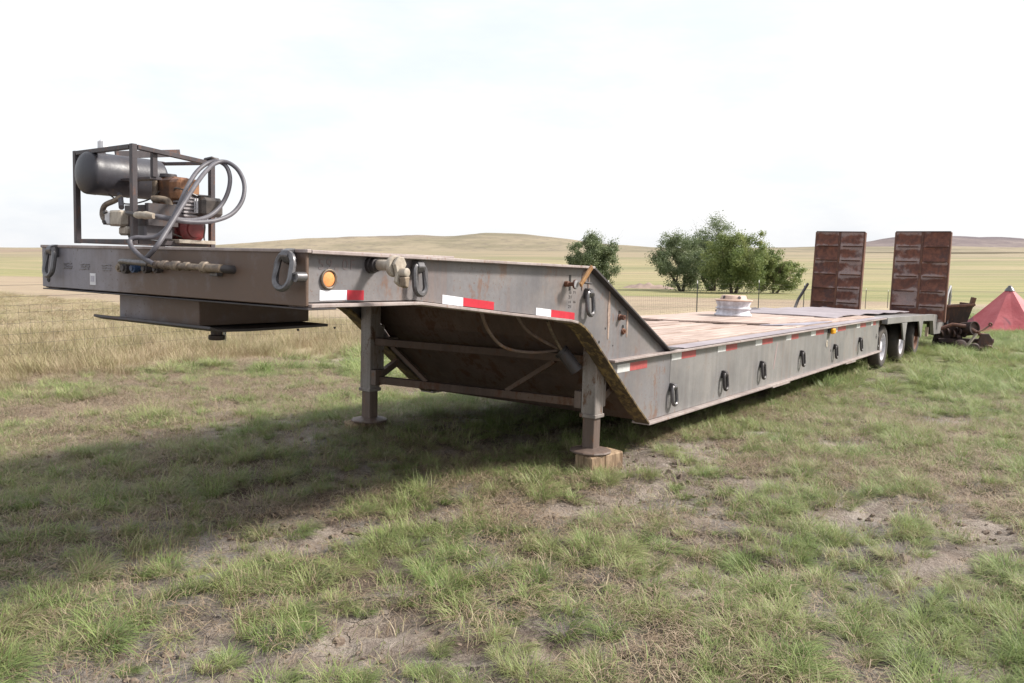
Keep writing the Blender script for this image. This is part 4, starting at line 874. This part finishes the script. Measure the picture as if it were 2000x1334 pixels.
def mat_strip(label, cl, wid, z0, wave, th=0.012):
    o = MB(); vs = []; n_ = len(cl); m_ = 6
    for i, (a, b) in enumerate(cl):
        for k in range(m_ + 1):
            f = k / m_ - 0.5
            zb = z0 - max(0.0, a - 13.0) * 0.016
            z = zb + abs(wave * math.sin(i * 1.1 + k * 0.6)) * (0.35 + abs(f)) + 0.002
            vs.append((a, b + f * wid, z))
    top = len(vs); vs += [(x, y, z - th) for x, y, z in vs]
    fs = []
    for i in range(n_ - 1):
        for k in range(m_):
            q = i * (m_ + 1) + k; fs.append((q, q + 1, q + m_ + 2, q + m_ + 1)); fs.append((top + q, top + q + m_ + 1, top + q + m_ + 2, top + q + 1))
    for i in range(n_ - 1):
        for k in (0, m_):
            q = i * (m_ + 1) + k; fs.append((q, q + m_ + 1, top + q + m_ + 1, top + q))
    for k in range(m_):
        for i in (0, n_ - 1):
            q = i * (m_ + 1) + k; fs.append((q, q + 1, top + q + 1, top + q))
    base = Vector((cl[0][0], cl[0][1], z0)); o.add([Vector(v) - base for v in vs], fs)
    ob = o.build('rubber_mat', 'mat_grey', None, smooth=True); ob.matrix_world = TM @ Matrix.Translation(base)
    tag(ob, label, 'mat')
DKZ = -0.7235
def sheet(name, label, cat, poly, z0, th, mat, wv, sd, grp=None):
    g = random.Random(sd); base = Vector((poly[0][0], poly[0][1], z0)); bm = bmesh.new()
    f = bm.faces.new([bm.verts.new((a - base.x, b - base.y, 0)) for a, b in poly]); bmesh.ops.triangulate(bm, faces=[f])
    bmesh.ops.subdivide_edges(bm, edges=bm.edges[:], cuts=7, use_grid_fill=True)
    for v in bm.verts: v.co.z = wv * (0.5 + mnoise.noise(Vector((v.co.x * 0.9 + sd, v.co.y * 1.7, 0)))) + 0.001
    r_ = bmesh.ops.extrude_face_region(bm, geom=bm.faces[:])
    for v in [e for e in r_['geom'] if isinstance(e, bmesh.types.BMVert)]: v.co.z += th
    bmesh.ops.recalc_face_normals(bm, faces=bm.faces[:])
    m = bpy.data.meshes.new(name); bm.to_mesh(m); bm.free(); m.materials.append(MATS[mat]); o = bpy.data.objects.new(name, m); col.objects.link(o)
    o.matrix_world = TM @ Matrix.Translation(base); tag(o, label, cat, grp); return o
sheet('plywood_sheet', 'weathered plywood sheet on the deck with the wheel rim standing on it', 'plywood', [(7.45, 2.36), (7.72, 1.75), (8.05, 1.1), (8.35, 0.55), (9.2, 0.36), (10.6, 0.30), (10.9, 1.4), (10.75, 2.37)], DKZ, 0.022, 'deck_wood', 0.012, 3)
sheet('rubber_flap', 'blue-grey rubber flap lying on the near edge of the deck below the plywood', 'rubber', [(8.15, 0.62), (8.75, 0.205), (10.15, 0.205), (9.6, 0.34), (8.6, 0.54)], DKZ + 0.0005, 0.010, 'flap', 0.006, 8)
sheet('dark_scrap', 'dark curled rubber scrap at the far edge of the deck behind the wheel rim', 'rubber', [(10.95, 2.36), (11.5, 2.0), (12.6, 2.12), (13.0, 2.36)], DKZ, 0.03, 'mat_edge', 0.05, 5)
mat_strip('wide wavy grey rubber mat covering the rear of the deck before the ramps', [(11.4 + i * 0.53, 1.42) for i in range(13)], 1.9, DKZ + 0.004, 0.045, 0.014)
# ---------------------------------------------------------------- scrap implement and red pyramid at the right
gz = tz(11.0, 19.8)
SI = empty('scrap_implement', (11.0, 19.8, gz), 0)
tag(SI, 'heap of dark rusty farm implement with hopper, drum and blade behind the ramps', 'implement')
hp = MB(); hp.add([(-0.75, 0.5, 1.0), (0.12, 0.5, 1.05), (0.0, 0.5, 0.30), (-0.65, 0.5, 0.30), (-0.75, -0.1, 1.0), (0.12, -0.1, 1.05), (0.0, 0.1, 0.30), (-0.65, 0.1, 0.30)], [(0, 1, 2, 3), (4, 7, 6, 5), (1, 5, 6, 2), (0, 3, 7, 4), (3, 2, 6, 7)])
hp.build('hopper', 'rust_dark', SI)
MB().beam((-0.78, -0.12, 1.02), (0.14, -0.12, 1.07), 0.05, 0.05).beam((0.13, -0.12, 1.07), (0.13, 0.5, 1.07), 0.05, 0.05).build('hopper_rim', 'rust', SI)
MB().beam((-0.3, 0.2, 1.02), (-0.28, 0.2, 1.28), 0.03, 0.03).build('lever', 'rust', SI); MB().beam((0.12, 0.0, 1.02), (0.17, 0.0, 1.24), 0.09, 0.09).build('lever', 'rust', SI)
MB().lathe([(0, -0.16), (0.15, -0.16), (0.165, -0.17), (0.165, 0.17), (0.15, 0.17), (0.14, 0.12), (0, 0.12)], Matrix.Translation((-0.1, -0.35, 0.52)) @ Matrix.Rotation(R(80), 4, 'X') @ Matrix.Rotation(R(20), 4, 'Y'), 24).build('drum', 'rust_dark', SI, smooth=True)
MB().prism([(-0.05, 0.02), (0.10, 0.42), (0.28, 0.42), (0.40, 0.25), (0.36, 0.04), (0.2, -0.02)], -0.55, -0.50).build('blade', 'rust_dark', SI, bevel=0.01)
MB().tube([(0.02, -0.52, 0.46), (0.15, -0.5, 0.50), (0.32, -0.46, 0.60)] + [(0.345 + 0.035 * math.cos(t), -0.46, 0.63 + 0.035 * math.sin(t)) for t in np.linspace(-2.3, 3.6, 10)], 0.018, 8).build('hook_rod', 'rust', SI, smooth=True)
MB().beam((-0.75, -0.2, 0.22), (0.45, -0.45, 0.24), 0.10, 0.10).beam((-0.6, -0.5, 0.1), (0.50, -0.62, 0.06), 0.07, 0.07).beam((-0.4, 0.4, 0.1), (-0.35, -0.4, 0.35), 0.09, 0.09).build('implement_frame', 'rust_dark', SI, bevel=0.01)
MB().prism([(-0.85, 0.05), (-0.75, 0.55), (-0.35, 0.62), (-0.1, 0.35), (-0.2, 0.02)], -0.15, -0.08).build('side_plate', 'rust_dark', SI, bevel=0.01)
MB().tube([(-0.9, -0.3, 0.45), (-0.5, -0.35, 0.62), (-0.2, -0.42, 0.58), (0.1, -0.48, 0.40), (0.3, -0.5, 0.36)], [0.05, 0.045, 0.05, 0.04, 0.05], 8).build('shaft', 'rust', SI, smooth=True)
for k in range(5): MB().lathe([(0.03, -0.02), (0.09, -0.015), (0.09, 0.015), (0.03, 0.02)], Matrix.Translation((-0.75 + k * 0.14, -0.36, 0.40 + 0.05 * (k % 2))) @ Matrix.Rotation(R(70 + 9 * k), 4, 'Y'), 14).build('gear', 'rust_dark', SI, smooth=True)
MB().beam((-0.28, -0.6, 0.10), (-0.02, -0.55, 0.42), 0.07, 0.03).build('steel_arm', 'fitting', SI)
for x, r in ((0.22, 0.10), (-0.45, 0.16), (-0.12, 0.12)):
    MB().lathe([(0, -0.05), (r * .8, -0.05), (r, -0.03), (r, 0.03), (r * .8, 0.05), (0, 0.05)], Matrix.Translation((x, -0.66, r - 0.03)) @ Matrix.Rotation(R(85), 4, 'X'), 18).build('small_wheel', 'rust_dark', SI, smooth=True)

gz = tz(16.6, 27.0)
rp = MB(); n8 = 7; ap = Vector((0.0, 0.0, 1.46)); base = []
for k in range(n8):
    an = 2 * math.pi * k / n8 + 0.25; r = 1.66 + 0.08 * math.sin(k * 2.7); base.append(Vector((r * math.cos(an), r * math.sin(an), -0.05)))
vs = []; rings = 8
for i in range(rings + 1):
    f = i / rings
    for k in range(n8 * 2):
        q = base[k // 2] if k % 2 == 0 else (base[k // 2] + base[(k // 2 + 1) % n8]) / 2 * 0.97
        p = q.lerp(ap, f * 0.95); sag = math.sin(f * math.pi) * 0.09
        p = Vector((p.x * (1 - sag / max(0.3, q.length)), p.y * (1 - sag / max(.3, q.length)), p.z - sag * 0.3)); vs.append(p)
m2 = n8 * 2; fs = [(i * m2 + k, i * m2 + (k + 1) % m2, (i + 1) * m2 + (k + 1) % m2, (i + 1) * m2 + k) for i in range(rings) for k in range(m2)] + [tuple(rings * m2 + k for k in range(m2))]
rp.add(vs, fs)
RP = empty('red_pyramid', (16.40, 27.0, gz)); tag(RP, 'faded red pyramid-shaped cover with dark stains standing on the grass at the right edge', 'cover')
rp.build('cover_skin', 'faded_red', RP)
MB().lathe([(0.16, 1.33), (0.12, 1.40), (0.07, 1.455), (0.05, 1.50), (0, 1.51)], None, 12).build('peak_cap', 'ring', RP, smooth=True)

# ---------------------------------------------------------------- fence along the field
FT = 13.1
def fpt(s): return (0.583 * s - 0.812 * FT, 0.812 * s + 0.583 * FT)
def fence(s0, n_, label, offs):
    p = fpt(s0); F_ = empty('wire_fence', (p[0], p[1], tz(*p))); tag(F_, label, 'fence')
    base = F_.location.copy(); posts = [s0 + 7.27 * k for k in range(n_)]
    for k, s in enumerate(posts):
        x, y = fpt(s); z = tz(x, y); b = MB(); q = Vector((x, y, z)) - base
        tl = (rs.uniform(-.02, .02), rs.uniform(-.02, .02))
        b.beam(q + Vector((0, 0, -0.1)), q + Vector((tl[0], tl[1], 1.28)), 0.045, 0.012, (0.8, -0.6, 0)).beam(q + Vector((0.012, 0.02, -0.1)), q + Vector((tl[0] + 0.012, tl[1] + 0.02, 1.28)), 0.012, 0.04, (0.8, -0.6, 0))
        pst = b.build('fence_post', 'post_steel', F_)
        MB().beam(q + Vector((tl[0], tl[1], 1.281)), q + Vector((tl[0] * 1.1, tl[1] * 1.1, 1.40)), 0.047, 0.016, (0.8, -0.6, 0)).build('post_tip', 'white_paint', pst)
    L_ = posts[-1] - posts[0]
    def line(h, r):
        pts = []
        for i in range(int(L_ / 1.2) + 1):
            s = s0 + L_ * i / int(L_ / 1.2); x, y = fpt(s); u = ((s - s0) % 7.27) / 7.27
            pts.append(Vector((x - 0.02, y + 0.014, tz(x, y) if False else float(np.interp(s, [s0 + 7.27 * k for k in range(n_)], [tz(*fpt(q)) for q in posts])) + h - 0.03 * 4 * u * (1 - u))) - base)
        return MB().tube(pts, r, 4, caps=False)
    zi = [tz(*fpt(q)) for q in posts]
    for h in (1.27, 1.10): line(h, 0.0030).build('barbed_strand', 'wire', F_)
    for h in (0.10, 0.24, 0.39, 0.54, 0.70, 0.86, 0.97): line(h, 0.0024).build('mesh_wire', 'wire', F_)
    vb = MB(); s = s0
    while s < posts[-1]:
        x, y = fpt(s); z = float(np.interp(s, posts, zi)); u = ((s - s0) % 7.27) / 7.27; dz = -0.12 * u * (1 - u)
        j = rs.uniform(-.01, .01)
        vb.tube([Vector((x - 0.02 + j, y + 0.014 + j, z + 0.05 + dz)) - base, Vector((x - 0.02, y + 0.014, z + 0.97 + dz)) - base], 0.0018, 3, caps=False); s += 0.16 if s < 45 else 0.32
    vb.build('mesh_stays', 'wire', F_)['kind'] = 'stuff'
fence(9.12 - 7.27 * 2, 13, 'long wire mesh fence on steel posts running behind the trailer along the field', 0)

# ---------------------------------------------------------------- trees
def tree(label, px, basey, Y, w, h, lean, leafmat, seed, nleaf, clumps=None, group='trees in the hollow beyond the field'):
    r = random.Random(seed); X = (px - 1000) / FPX * Y; z = tz(X, Y)
    t = empty('cottonwood_tree', (X, Y, z)); tag(t, label, 'tree', group)
    tr = MB(); tips = []
    def limb(p, d, ln, rad, lvl):
        pts = [p]; rr = [rad]; q = p.copy(); dd = d.copy(); n_ = 5
        for i in range(n_):
            dd = (dd + Vector((r.uniform(-.22, .22), r.uniform(-.22, .22), r.uniform(-.05, .18)))).normalized()
            q = q + dd * ln / n_; pts.append(q.copy()); rr.append(rad * (1 - 0.6 * (i + 1) / n_))
            if lvl >= 2: tips.append((q.copy(), lvl))
        tr.tube(pts, rr, 6 if lvl < 2 else 4)
        if lvl < 3:
            for k in range(4 if lvl == 0 else 3 + (r.random() < 0.4)):
                j = r.randint(2, n_); an = r.uniform(0, 6.28); sp = r.uniform(0.5, 1.05)
                nd = (dd + Vector((math.cos(an) * sp, math.sin(an) * sp, r.uniform(-.1, .5)))).normalized()
                limb(pts[j], nd, ln * r.uniform(0.55, 0.8), rr[j] * 0.7, lvl + 1)
    stems = 2 if w > h * 0.9 else 3
    for k in range(stems):
        an = k * 6.28 / stems + r.uniform(0, 1)
        limb(Vector((0.25 * math.cos(an), 0.25 * math.sin(an), -0.2)), Vector((math.cos(an) * 0.35 * w / h + lean, math.sin(an) * 0.35, 1)).normalized(), h * 0.42, 0.02 * h + 0.06, 0)
    tr.build('trunk', 'bark', t, smooth=True)
    # fit tips to the wanted envelope
    T_ = np.array([tuple(q) for q, l in tips]); lo, hi = T_.min(0), T_.max(0)
    # leaf clumps: centred on twig tips, pulled to the envelope
    nc = clumps or 46; idx = [r.randrange(len(tips)) for _ in range(nc)]
    cl = []
    for i in idx:
        q = tips[i][0]; u = (q.z - 0.0) / max(hi[2], 1e-3)
        x = (q.x - (lo[0] + hi[0]) / 2) / max(1e-3, (hi[0] - lo[0]) / 2) * w / 2 * 0.88 + lean * h * 0.25
        y = (q.y - (lo[1] + hi[1]) / 2) / max(1e-3, (hi[1] - lo[1]) / 2) * w / 2 * 0.8
        zz = h * (0.09 + 0.85 * max(0, min(1, (q.z - lo[2]) / (hi[2] - lo[2]))))
        k = math.sqrt(max(0, 1 - ((zz / h - 0.52) / 0.56) ** 2)) if zz / h > .5 else min(1, 0.72 + zz / h * 0.56)
        cl.append((Vector((x * k, y * k, zz)), r.uniform(0.055, 0.115) * h))
    for _ in range(nc // 2):
        v = Vector((r.gauss(0, 1), r.gauss(0, 1), r.gauss(0, 1))).normalized() * r.random() ** 0.45; cl.append((Vector((v.x * w * 0.41 + lean * h * (0.2 + 0.2 * v.z), v.y * w * 0.38, h * (0.52 + 0.38 * v.z))), r.uniform(0.05, 0.10) * h))
    for _ in range(nc // 5):
        an = r.uniform(0, 6.28); q = r.uniform(0.25, 0.8); cl.append((Vector((math.cos(an) * w * 0.42 * q + lean * h * .12, math.sin(an) * w * 0.4 * q, h * r.uniform(0.08, 0.32))), r.uniform(0.06, 0.1) * h))
    V, F, A = [], [], []; per = int(nleaf * 1.25) // len(cl)
    for c, cr in cl:
        tone = r.random()
        for k in range(per):
            d = Vector((r.gauss(0, 1), r.gauss(0, 1), r.gauss(0, 0.75))); d = d.normalized() * cr * (r.random() ** 0.5) * r.uniform(0.8, 1.5)
            p = c + d; nrm = (d.normalized() * 0.5 + Vector((r.uniform(-1, 1), r.uniform(-1, 1), r.uniform(-.3, 1)))).normalized()
            a = nrm.orthogonal().normalized(); b = nrm.cross(a); s = r.uniform(0.05, 0.13); q = len(V)
            V += [tuple(p - a * s), tuple(p + b * s * 0.6), tuple(p + a * s), tuple(p - b * s * 0.6)]; F.append((q, q + 1, q + 2, q + 3))
            A += [min(1, max(0, tone * 0.6 + r.random() * 0.4))] * 4
    b = MB(); b.v = V; b.f = F; me = bpy.data.meshes.new('crown'); me.from_pydata(V, [], F)
    at = me.attributes.new('blade', 'FLOAT_VECTOR', 'POINT'); at.data.foreach_set('vector', np.stack([np.array(A), np.zeros(len(A)), np.zeros(len(A))], 1).astype(np.float32).ravel())
    me.materials.append(MATS[leafmat]); o = bpy.data.objects.new('crown', me); col.objects.link(o); o.parent = t
k_ = 105 / FPX
tree('round grey-green tree standing alone behind the gooseneck slope', 1160, 552, 105, 122 * k_, 116 * k_, 0.0, 'leaf_grey', 11, 34000, 120)
tree('open grey-green tree leaning left at the left end of the clump', 1332, 552, 105, 130 * k_, 132 * k_, -0.22, 'leaf_grey', 23, 24000, 95)
tree('tallest grey-green tree in the middle of the clump', 1390, 552, 112, 118 * k_ * 1.05, 172 * k_, 0.0, 'leaf_grey', 31, 34000, 120)
tree('yellow-green rounded tree in front of the tallest one', 1432, 560, 99, 156 * k_, 126 * k_, 0.0, 'leaf_green', 47, 38000, 140)
tree('low yellow-green tree leaning right at the right end of the clump', 1512, 556, 104, 128 * k_, 92 * k_, 0.22, 'leaf_green', 53, 28000, 110)
# low brush in the hollow
for i, (px, Y, s) in enumerate(((1222, 100, 1.0), (1380, 96, 1.1), (1470, 95, 1.2))):
    pass

# earth bank beside the trees
bk = MB(); r = random.Random(2); vs = []; nb = 28; mb_ = 8
for i in range(nb + 1):
    for j in range(mb_ + 1):
        u, v = i / nb, j / mb_; X = (1215 + 110 * u - 1000) / FPX * 118; Y = 116 + 7 * v
        hgt = 1.0 * math.sin(math.pi * min(1, u * 1.0)) ** 0.8 * math.sin(math.pi * v) ** 0.8 * (0.8 + 0.5 * mnoise.noise((u * 9, v * 4, 0)))
        vs.append((X, Y, tz(X, Y) - 0.15 + hgt))
bk.add(vs, [(i * (mb_ + 1) + j, i * (mb_ + 1) + j + 1, (i + 1) * (mb_ + 1) + j + 1, (i + 1) * (mb_ + 1) + j) for i in range(nb) for j in range(mb_)])
plain('bank_soil', (0.27, 0.20, 0.165), (0.17, 0.125, 0.105), 0.8, 0.95)
o = bk.build('earth_bank', 'bank_soil', smooth=True); o['kind'] = 'structure'

# ---------------------------------------------------------------- grass
src = bpy.data.collections.new('grass_sources')
def clump(name, n_, rad, hmin, hmax, wid, lean, dry, mat, seed, comb=0.0, flat=False, seg=3):
    g = np.random.default_rng(seed); V = []; F = []; A = []
    for k in range(n_):
        rr = rad * math.sqrt(g.random()); an = g.random() * 6.283; x0, y0 = rr * math.cos(an), rr * math.sin(an)
        h = hmin + (hmax - hmin) * g.random() ** 1.3 * (1 - 0.35 * rr / rad); az = an + g.normal(0, 0.9)
        ld = np.array([math.cos(az), math.sin(az)]) * lean * (0.35 + 0.9 * g.random()) + np.array([comb, comb * 0.15]) * g.random() * 1.6
        w = wid * (0.6 + 0.8 * g.random()); tang = np.array([-math.sin(az + g.normal(0, .7)), math.cos(az + g.normal(0, .7))])
        dr = min(1, max(0, g.normal(dry, 0.28))); tone = g.random(); q = len(V); zb = -0.015
        if flat:
            L_ = h; zz = 0.004 + g.random() * 0.02; bend = g.normal(0, 0.12)
        for i in range(seg + 1):
            f = i / seg
            if flat:
                cx = x0 + math.cos(az) * L_ * f - math.sin(az) * bend * L_ * f * f; cy = y0 + math.sin(az) * L_ * f + math.cos(az) * bend * L_ * f * f; cz = zz + 0.02 * math.sin(f * 3.14) * g.random()
                ww = w * (1 - 0.5 * f)
            else:
                if i == 0:
                    l = float(np.linalg.norm(ld)); dirn = ld / max(l, 1e-6); ph = 1.45 - 0.35 * min(l, 1.6) * g.random(); kap = (0.5 + 1.25 * min(l, 1.7)) * (0.55 + 0.75 * g.random()); cx, cy, cz = x0, y0, zb; st = h / seg
                    tang = np.array([-dirn[1], dirn[0]]) * 0.8 + tang * 0.2
                else:
                    a_ = ph - kap * (i - 0.5) / seg; cx += dirn[0] * st * math.cos(a_); cy += dirn[1] * st * math.cos(a_); cz = max(cz + st * math.sin(a_), 0.006)
                ww = w * (1 - 0.86 * f ** 1.4)
            V += [(cx - tang[0] * ww / 2, cy - tang[1] * ww / 2, cz), (cx + tang[0] * ww / 2, cy + tang[1] * ww / 2, cz)]
            A += [(dr, f, tone)] * 2
        for i in range(seg): F.append((q + 2 * i, q + 2 * i + 1, q + 2 * i + 3, q + 2 * i + 2))
    me = bpy.data.meshes.new(name); me.from_pydata([tuple(map(float, v)) for v in V], [], F)
    at = me.attributes.new('blade', 'FLOAT_VECTOR', 'POINT'); at.data.foreach_set('vector', np.array(A, np.float32).ravel())
    me.materials.append(MATS[mat]); me.polygons.foreach_set('use_smooth', [True] * len(me.polygons))
    return me
def scatter(name, label, meshes, pts, rot, scl, idx, nrm_tilt=0.0):
    c = bpy.data.collections.new(name + '_source')
    for i, m in enumerate(meshes): c.objects.link(bpy.data.objects.new('%s_%02d' % (name, i), m))
    pm = bpy.data.meshes.new(name); pm.vertices.add(len(pts)); pm.vertices.foreach_set('co', np.asarray(pts, np.float32).ravel())
    for nm, ty, arr in (('r', 'FLOAT_VECTOR', rot), ('s', 'FLOAT_VECTOR', scl)):
        a = pm.attributes.new(nm, ty, 'POINT'); a.data.foreach_set('vector', np.asarray(arr, np.float32).ravel())
    a = pm.attributes.new('k', 'INT', 'POINT'); a.data.foreach_set('value', np.asarray(idx, np.int32))
    o = bpy.data.objects.new(name, pm); col.objects.link(o); tag(o, label, 'grass', kind='stuff')
    g = bpy.data.node_groups.new(name, 'GeometryNodeTree')
    g.interface.new_socket('Geometry', in_out='INPUT', socket_type='NodeSocketGeometry'); g.interface.new_socket('Geometry', in_out='OUTPUT', socket_type='NodeSocketGeometry')
    N = g.nodes.new; gi, go = N('NodeGroupInput'), N('NodeGroupOutput'); ip = N('GeometryNodeInstanceOnPoints'); ci = N('GeometryNodeCollectionInfo')
    ci.inputs['Collection'].default_value = c; ci.inputs['Separate Children'].default_value = True; ci.inputs['Reset Children'].default_value = True
    def na(nm, ty):
        n = N('GeometryNodeInputNamedAttribute'); n.data_type = ty; n.inputs['Name'].default_value = nm; return n.outputs['Attribute']
    g.links.new(gi.outputs[0], ip.inputs['Points']); g.links.new(ci.outputs[0], ip.inputs['Instance']); ip.inputs['Pick Instance'].default_value = True
    g.links.new(na('k', 'INT'), ip.inputs['Instance Index']); g.links.new(na('r', 'FLOAT_VECTOR'), ip.inputs['Rotation']); g.links.new(na('s', 'FLOAT_VECTOR'), ip.inputs['Scale'])
    g.links.new(ip.outputs[0], go.inputs[0])
    md = o.modifiers.new('scatter', 'NODES'); md.node_group = g
    return o
def sample(n_, ymin, ymax, wide=0.80, p=1.0):
    u = rng.random(n_); y = np.sqrt(ymin ** 2 + u * (ymax ** 2 - ymin ** 2)); x = (rng.random(n_) * 2 - 1) * wide * (y + 0.8)
    return x, y
def place(x, y, zoff=0.0): return np.stack([x, y, terr(x, y) + zoff], 1)
def rots(n_, combed, tilt=0.12):
    rz = np.where(rng.random(n_) < combed, rng.normal(0.0, 0.55, n_), rng.random(n_) * 6.283)
    return np.stack([rng.normal(0, tilt, n_), rng.normal(0, tilt, n_), rz], 1)
def trailer_clear(x, y):      # keep blades from poking through jacks' blocks and wheels
    k = np.ones(len(x), bool)
    for a, b, r_ in ((JA, JN, 0.2), (JFA, JF, 0.11)):
        p = tw(a, b, -1.5); k &= (x - p.x) ** 2 + (y - p.y) ** 2 > r_ * r_
    return k
short = [clump('tuft', 210, 0.075, 0.09, 0.27, 0.0038, 1.15, 0.30, 'grass_blade', 100 + i, comb=[0.2, 0.6, 1.0, 1.3, 0.4, 0.9][i], seg=4) for i in range(6)]
small = [clump('sprig', 60, 0.14, 0.04, 0.15, 0.0036, 0.8, 0.62, 'grass_blade', 130 + i, comb=[0.2, 0.7, 1.0, 0.0][i]) for i in range(4)]
litter = [clump('straw_mat', 80, 0.2, 0.04, 0.15, 0.0028, 0, 0.5, 'straw', 150 + i, flat=True) for i in range(4)]
tall = [clump('tall', 150, 0.19, 0.10, 0.42, 0.0032, 0.35, 0.5, 'tall_blade', 170 + i, comb=[0.0, 0.2, 0.35, 0.1][i]) for i in range(4)]
tc_ = lambda x, y: -0.812 * x + 0.583 * y
sc_ = lambda x, y: 0.583 * x + 0.812 * y
# yard tufts: jittered so that soil shows between them
def jitter(cell, y0, y1, wide):
    gx_, gy_ = np.meshgrid(np.arange(-14, 14, cell), np.arange(y0, y1, cell)); x = gx_.ravel(); y = gy_.ravel()
    x = x + rng.uniform(-.42, .42, len(x)) * cell; y = y + rng.uniform(-.42, .42, len(x)) * cell
    k = np.abs(x) < wide * (y + 0.8); return x[k], y[k]
x, y = jitter(0.138, 2.2, 12.0, 0.8); b = bare(x, y); t = tc_(x, y)
dryz = np.clip((t - 6.6) / 1.6, 0, 1) * np.clip((9.5 - sc_(x, y)) / 3, 0, 1)          # trampled straw strip before the tall grass
keep = (rng.random(len(x)) > b * 1.1) & (fbm(x * 2.6, y * 2.6, 1, 3) + rng.normal(0, .15, len(x)) > 0.355 + 0.14 * dryz) & (t < 11.2) & trailer_clear(x, y); x, y, b = x[keep], y[keep], b[keep]
n_ = len(x); sz = (0.28 + 0.60 * fbm(x * 1.7, y * 1.7, 6, 3)) * rng.uniform(0.6, 1.4, n_)
sh = np.stack([sz * 1.2, sz * 1.2, sz * rng.uniform(0.7, 1.15, n_)], 1)
scatter('grass_tufts', 'green tufts of short grass growing over the muddy yard around the trailer', short, place(x, y), rots(n_, 0.7), sh, rng.integers(0, 6, n_))
x, y = sample(3400, 2.2, 10.0); b = bare(x, y); keep = (rng.random(len(x)) > b * 0.9) & (tc_(x, y) < 11.2) & trailer_clear(x, y); x, y = x[keep], y[keep]; n_ = len(x)
sz = rng.uniform(0.6, 1.4, n_); scatter('grass_sprigs', 'small sparse grass sprigs between the tufts of the yard', small, place(x, y), rots(n_, 0.6), np.stack([sz] * 3, 1), rng.integers(0, 4, n_))
x, y = sample(12000, 2.2, 13.5); b = bare(x, y); dz_ = np.clip((tc_(x, y) - 6.2) / 1.6, 0, 1) * np.clip((9.5 - sc_(x, y)) / 3, 0, 1); keep = (fbm(x * 0.9, y * 0.9, 7, 3) + rng.normal(0, .12, len(x)) > 0.5 + 0.25 * b - 0.45 * dz_) & (tc_(x, y) < 11.6); x, y = x[keep], y[keep]; n_ = len(x)
sz = rng.uniform(0.6, 1.3, n_); scatter('straw_litter', 'brown dead straw lying flat on the yard mud', litter, place(x, y, 0.004), rots(n_, 0.0, 0.04), np.stack([sz] * 3, 1), rng.integers(0, 4, n_))
# grass further along the trailer and beyond
x, y = sample(15000, 11.5, 40.0, 0.85); t = tc_(x, y); b = np.clip((fbm(x * 0.8, y * 0.8, 5, 3) - 0.56) * 8, 0, 1)
keep = (t < 11.0) & (rng.random(len(x)) > b * 0.8); x, y = x[keep], y[keep]; n_ = len(x); sz = rng.uniform(1.0, 1.8, n_)
scatter('far_grass', 'green grass beside and behind the rear of the trailer', short, place(x, y), rots(n_, 0.4), np.stack([sz * 1.25, sz * 1.25, sz * 0.8], 1), rng.integers(0, 6, n_))
# tall dry grass by the fence and over it
s_ = rng.uniform(-16, 60, 9000); t_ = 10.7 + rng.random(9000) ** 1.0 * 7.0; x = 0.583 * s_ - 0.812 * t_; y = 0.812 * s_ + 0.583 * t_
den = np.where(t_ < 11.2, 0.5, np.where(t_ < 13.4, 1.0, 0.75)); den = den * np.where(s_ > 17, 0.0, 1.0)
keep = (rng.random(9000) < den) & (y > 3) & (np.abs(x) < 0.9 * y + 4); x, y, t_ = x[keep], y[keep], t_[keep]; n_ = len(x); sz = rng.uniform(0.7, 1.3, n_) * np.interp(t_, [10.6, 11.4, 12.6], [0.5, 0.8, 1.0])
scatter('tall_dry_grass', 'tall straw-coloured grass standing along the field fence', tall, place(x, y), rots(n_, 0.5, .08), np.stack([sz * 1.3, sz * 1.3, sz], 1), rng.integers(0, 4, n_))
t_ = 17 + rng.random(9000) * 30; s_ = rng.uniform(-20, 40, 9000); x = 0.583 * s_ - 0.812 * t_; y = 0.812 * s_ + 0.583 * t_
keep = (y > 4) & (s_ < 17) & (np.abs(x) < 0.85 * y + 4); x, y = x[keep], y[keep]; n_ = len(x); sz = rng.uniform(0.7, 1.2, n_)
scatter('field_grass', 'dry pasture grass in the field beyond the fence', tall, place(x, y), rots(n_, 0.5, .08), np.stack([sz * 2.2, sz * 2.2, sz * 0.55], 1), rng.integers(0, 4, n_))

# soil clods on the bare patches
def clod(seed):
    g = random.Random(seed); bm = bmesh.new(); bmesh.ops.create_icosphere(bm, subdivisions=2, radius=1.0)
    for v in bm.verts:
        k = 1 + 0.5 * mnoise.noise(v.co * 1.3 + Vector((seed, 0, 0))) + 0.22 * mnoise.noise(v.co * 3.1 + Vector((0, seed, 0))); v.co *= k; v.co.z *= 0.55
    m = bpy.data.meshes.new('clod'); bm.to_mesh(m); bm.free(); m.materials.append(MATS['clod']); return m
plain('clod', (0.20, 0.155, 0.12), (0.085, 0.06, 0.045), 0.9, 0.95)
cm = [clod(i * 3.7 + 1) for i in range(6)]
x, y = sample(16000, 2.2, 9.0); b = bare(x, y); keep = (b > 0.15) & (rng.random(len(x)) < 0.25 + 0.7 * (fbm(x * 3, y * 3, 2, 3) > 0.5)) & trailer_clear(x, y); x, y = x[keep], y[keep]; n_ = len(x)
sz = 0.006 + 0.030 * rng.random(n_) ** 3.0; P_ = place(x, y, 0.0); P_[:, 2] -= sz * 0.25
scatter('soil_clods', 'brown soil clods crumbled over the bare mud patches of the yard', cm, P_, np.stack([rng.normal(0, .4, n_), rng.normal(0, .4, n_), rng.random(n_) * 6.28], 1), np.stack([sz * rng.uniform(.8, 1.6, n_), sz, sz], 1), rng.integers(0, 6, n_))['category'] = 'soil'
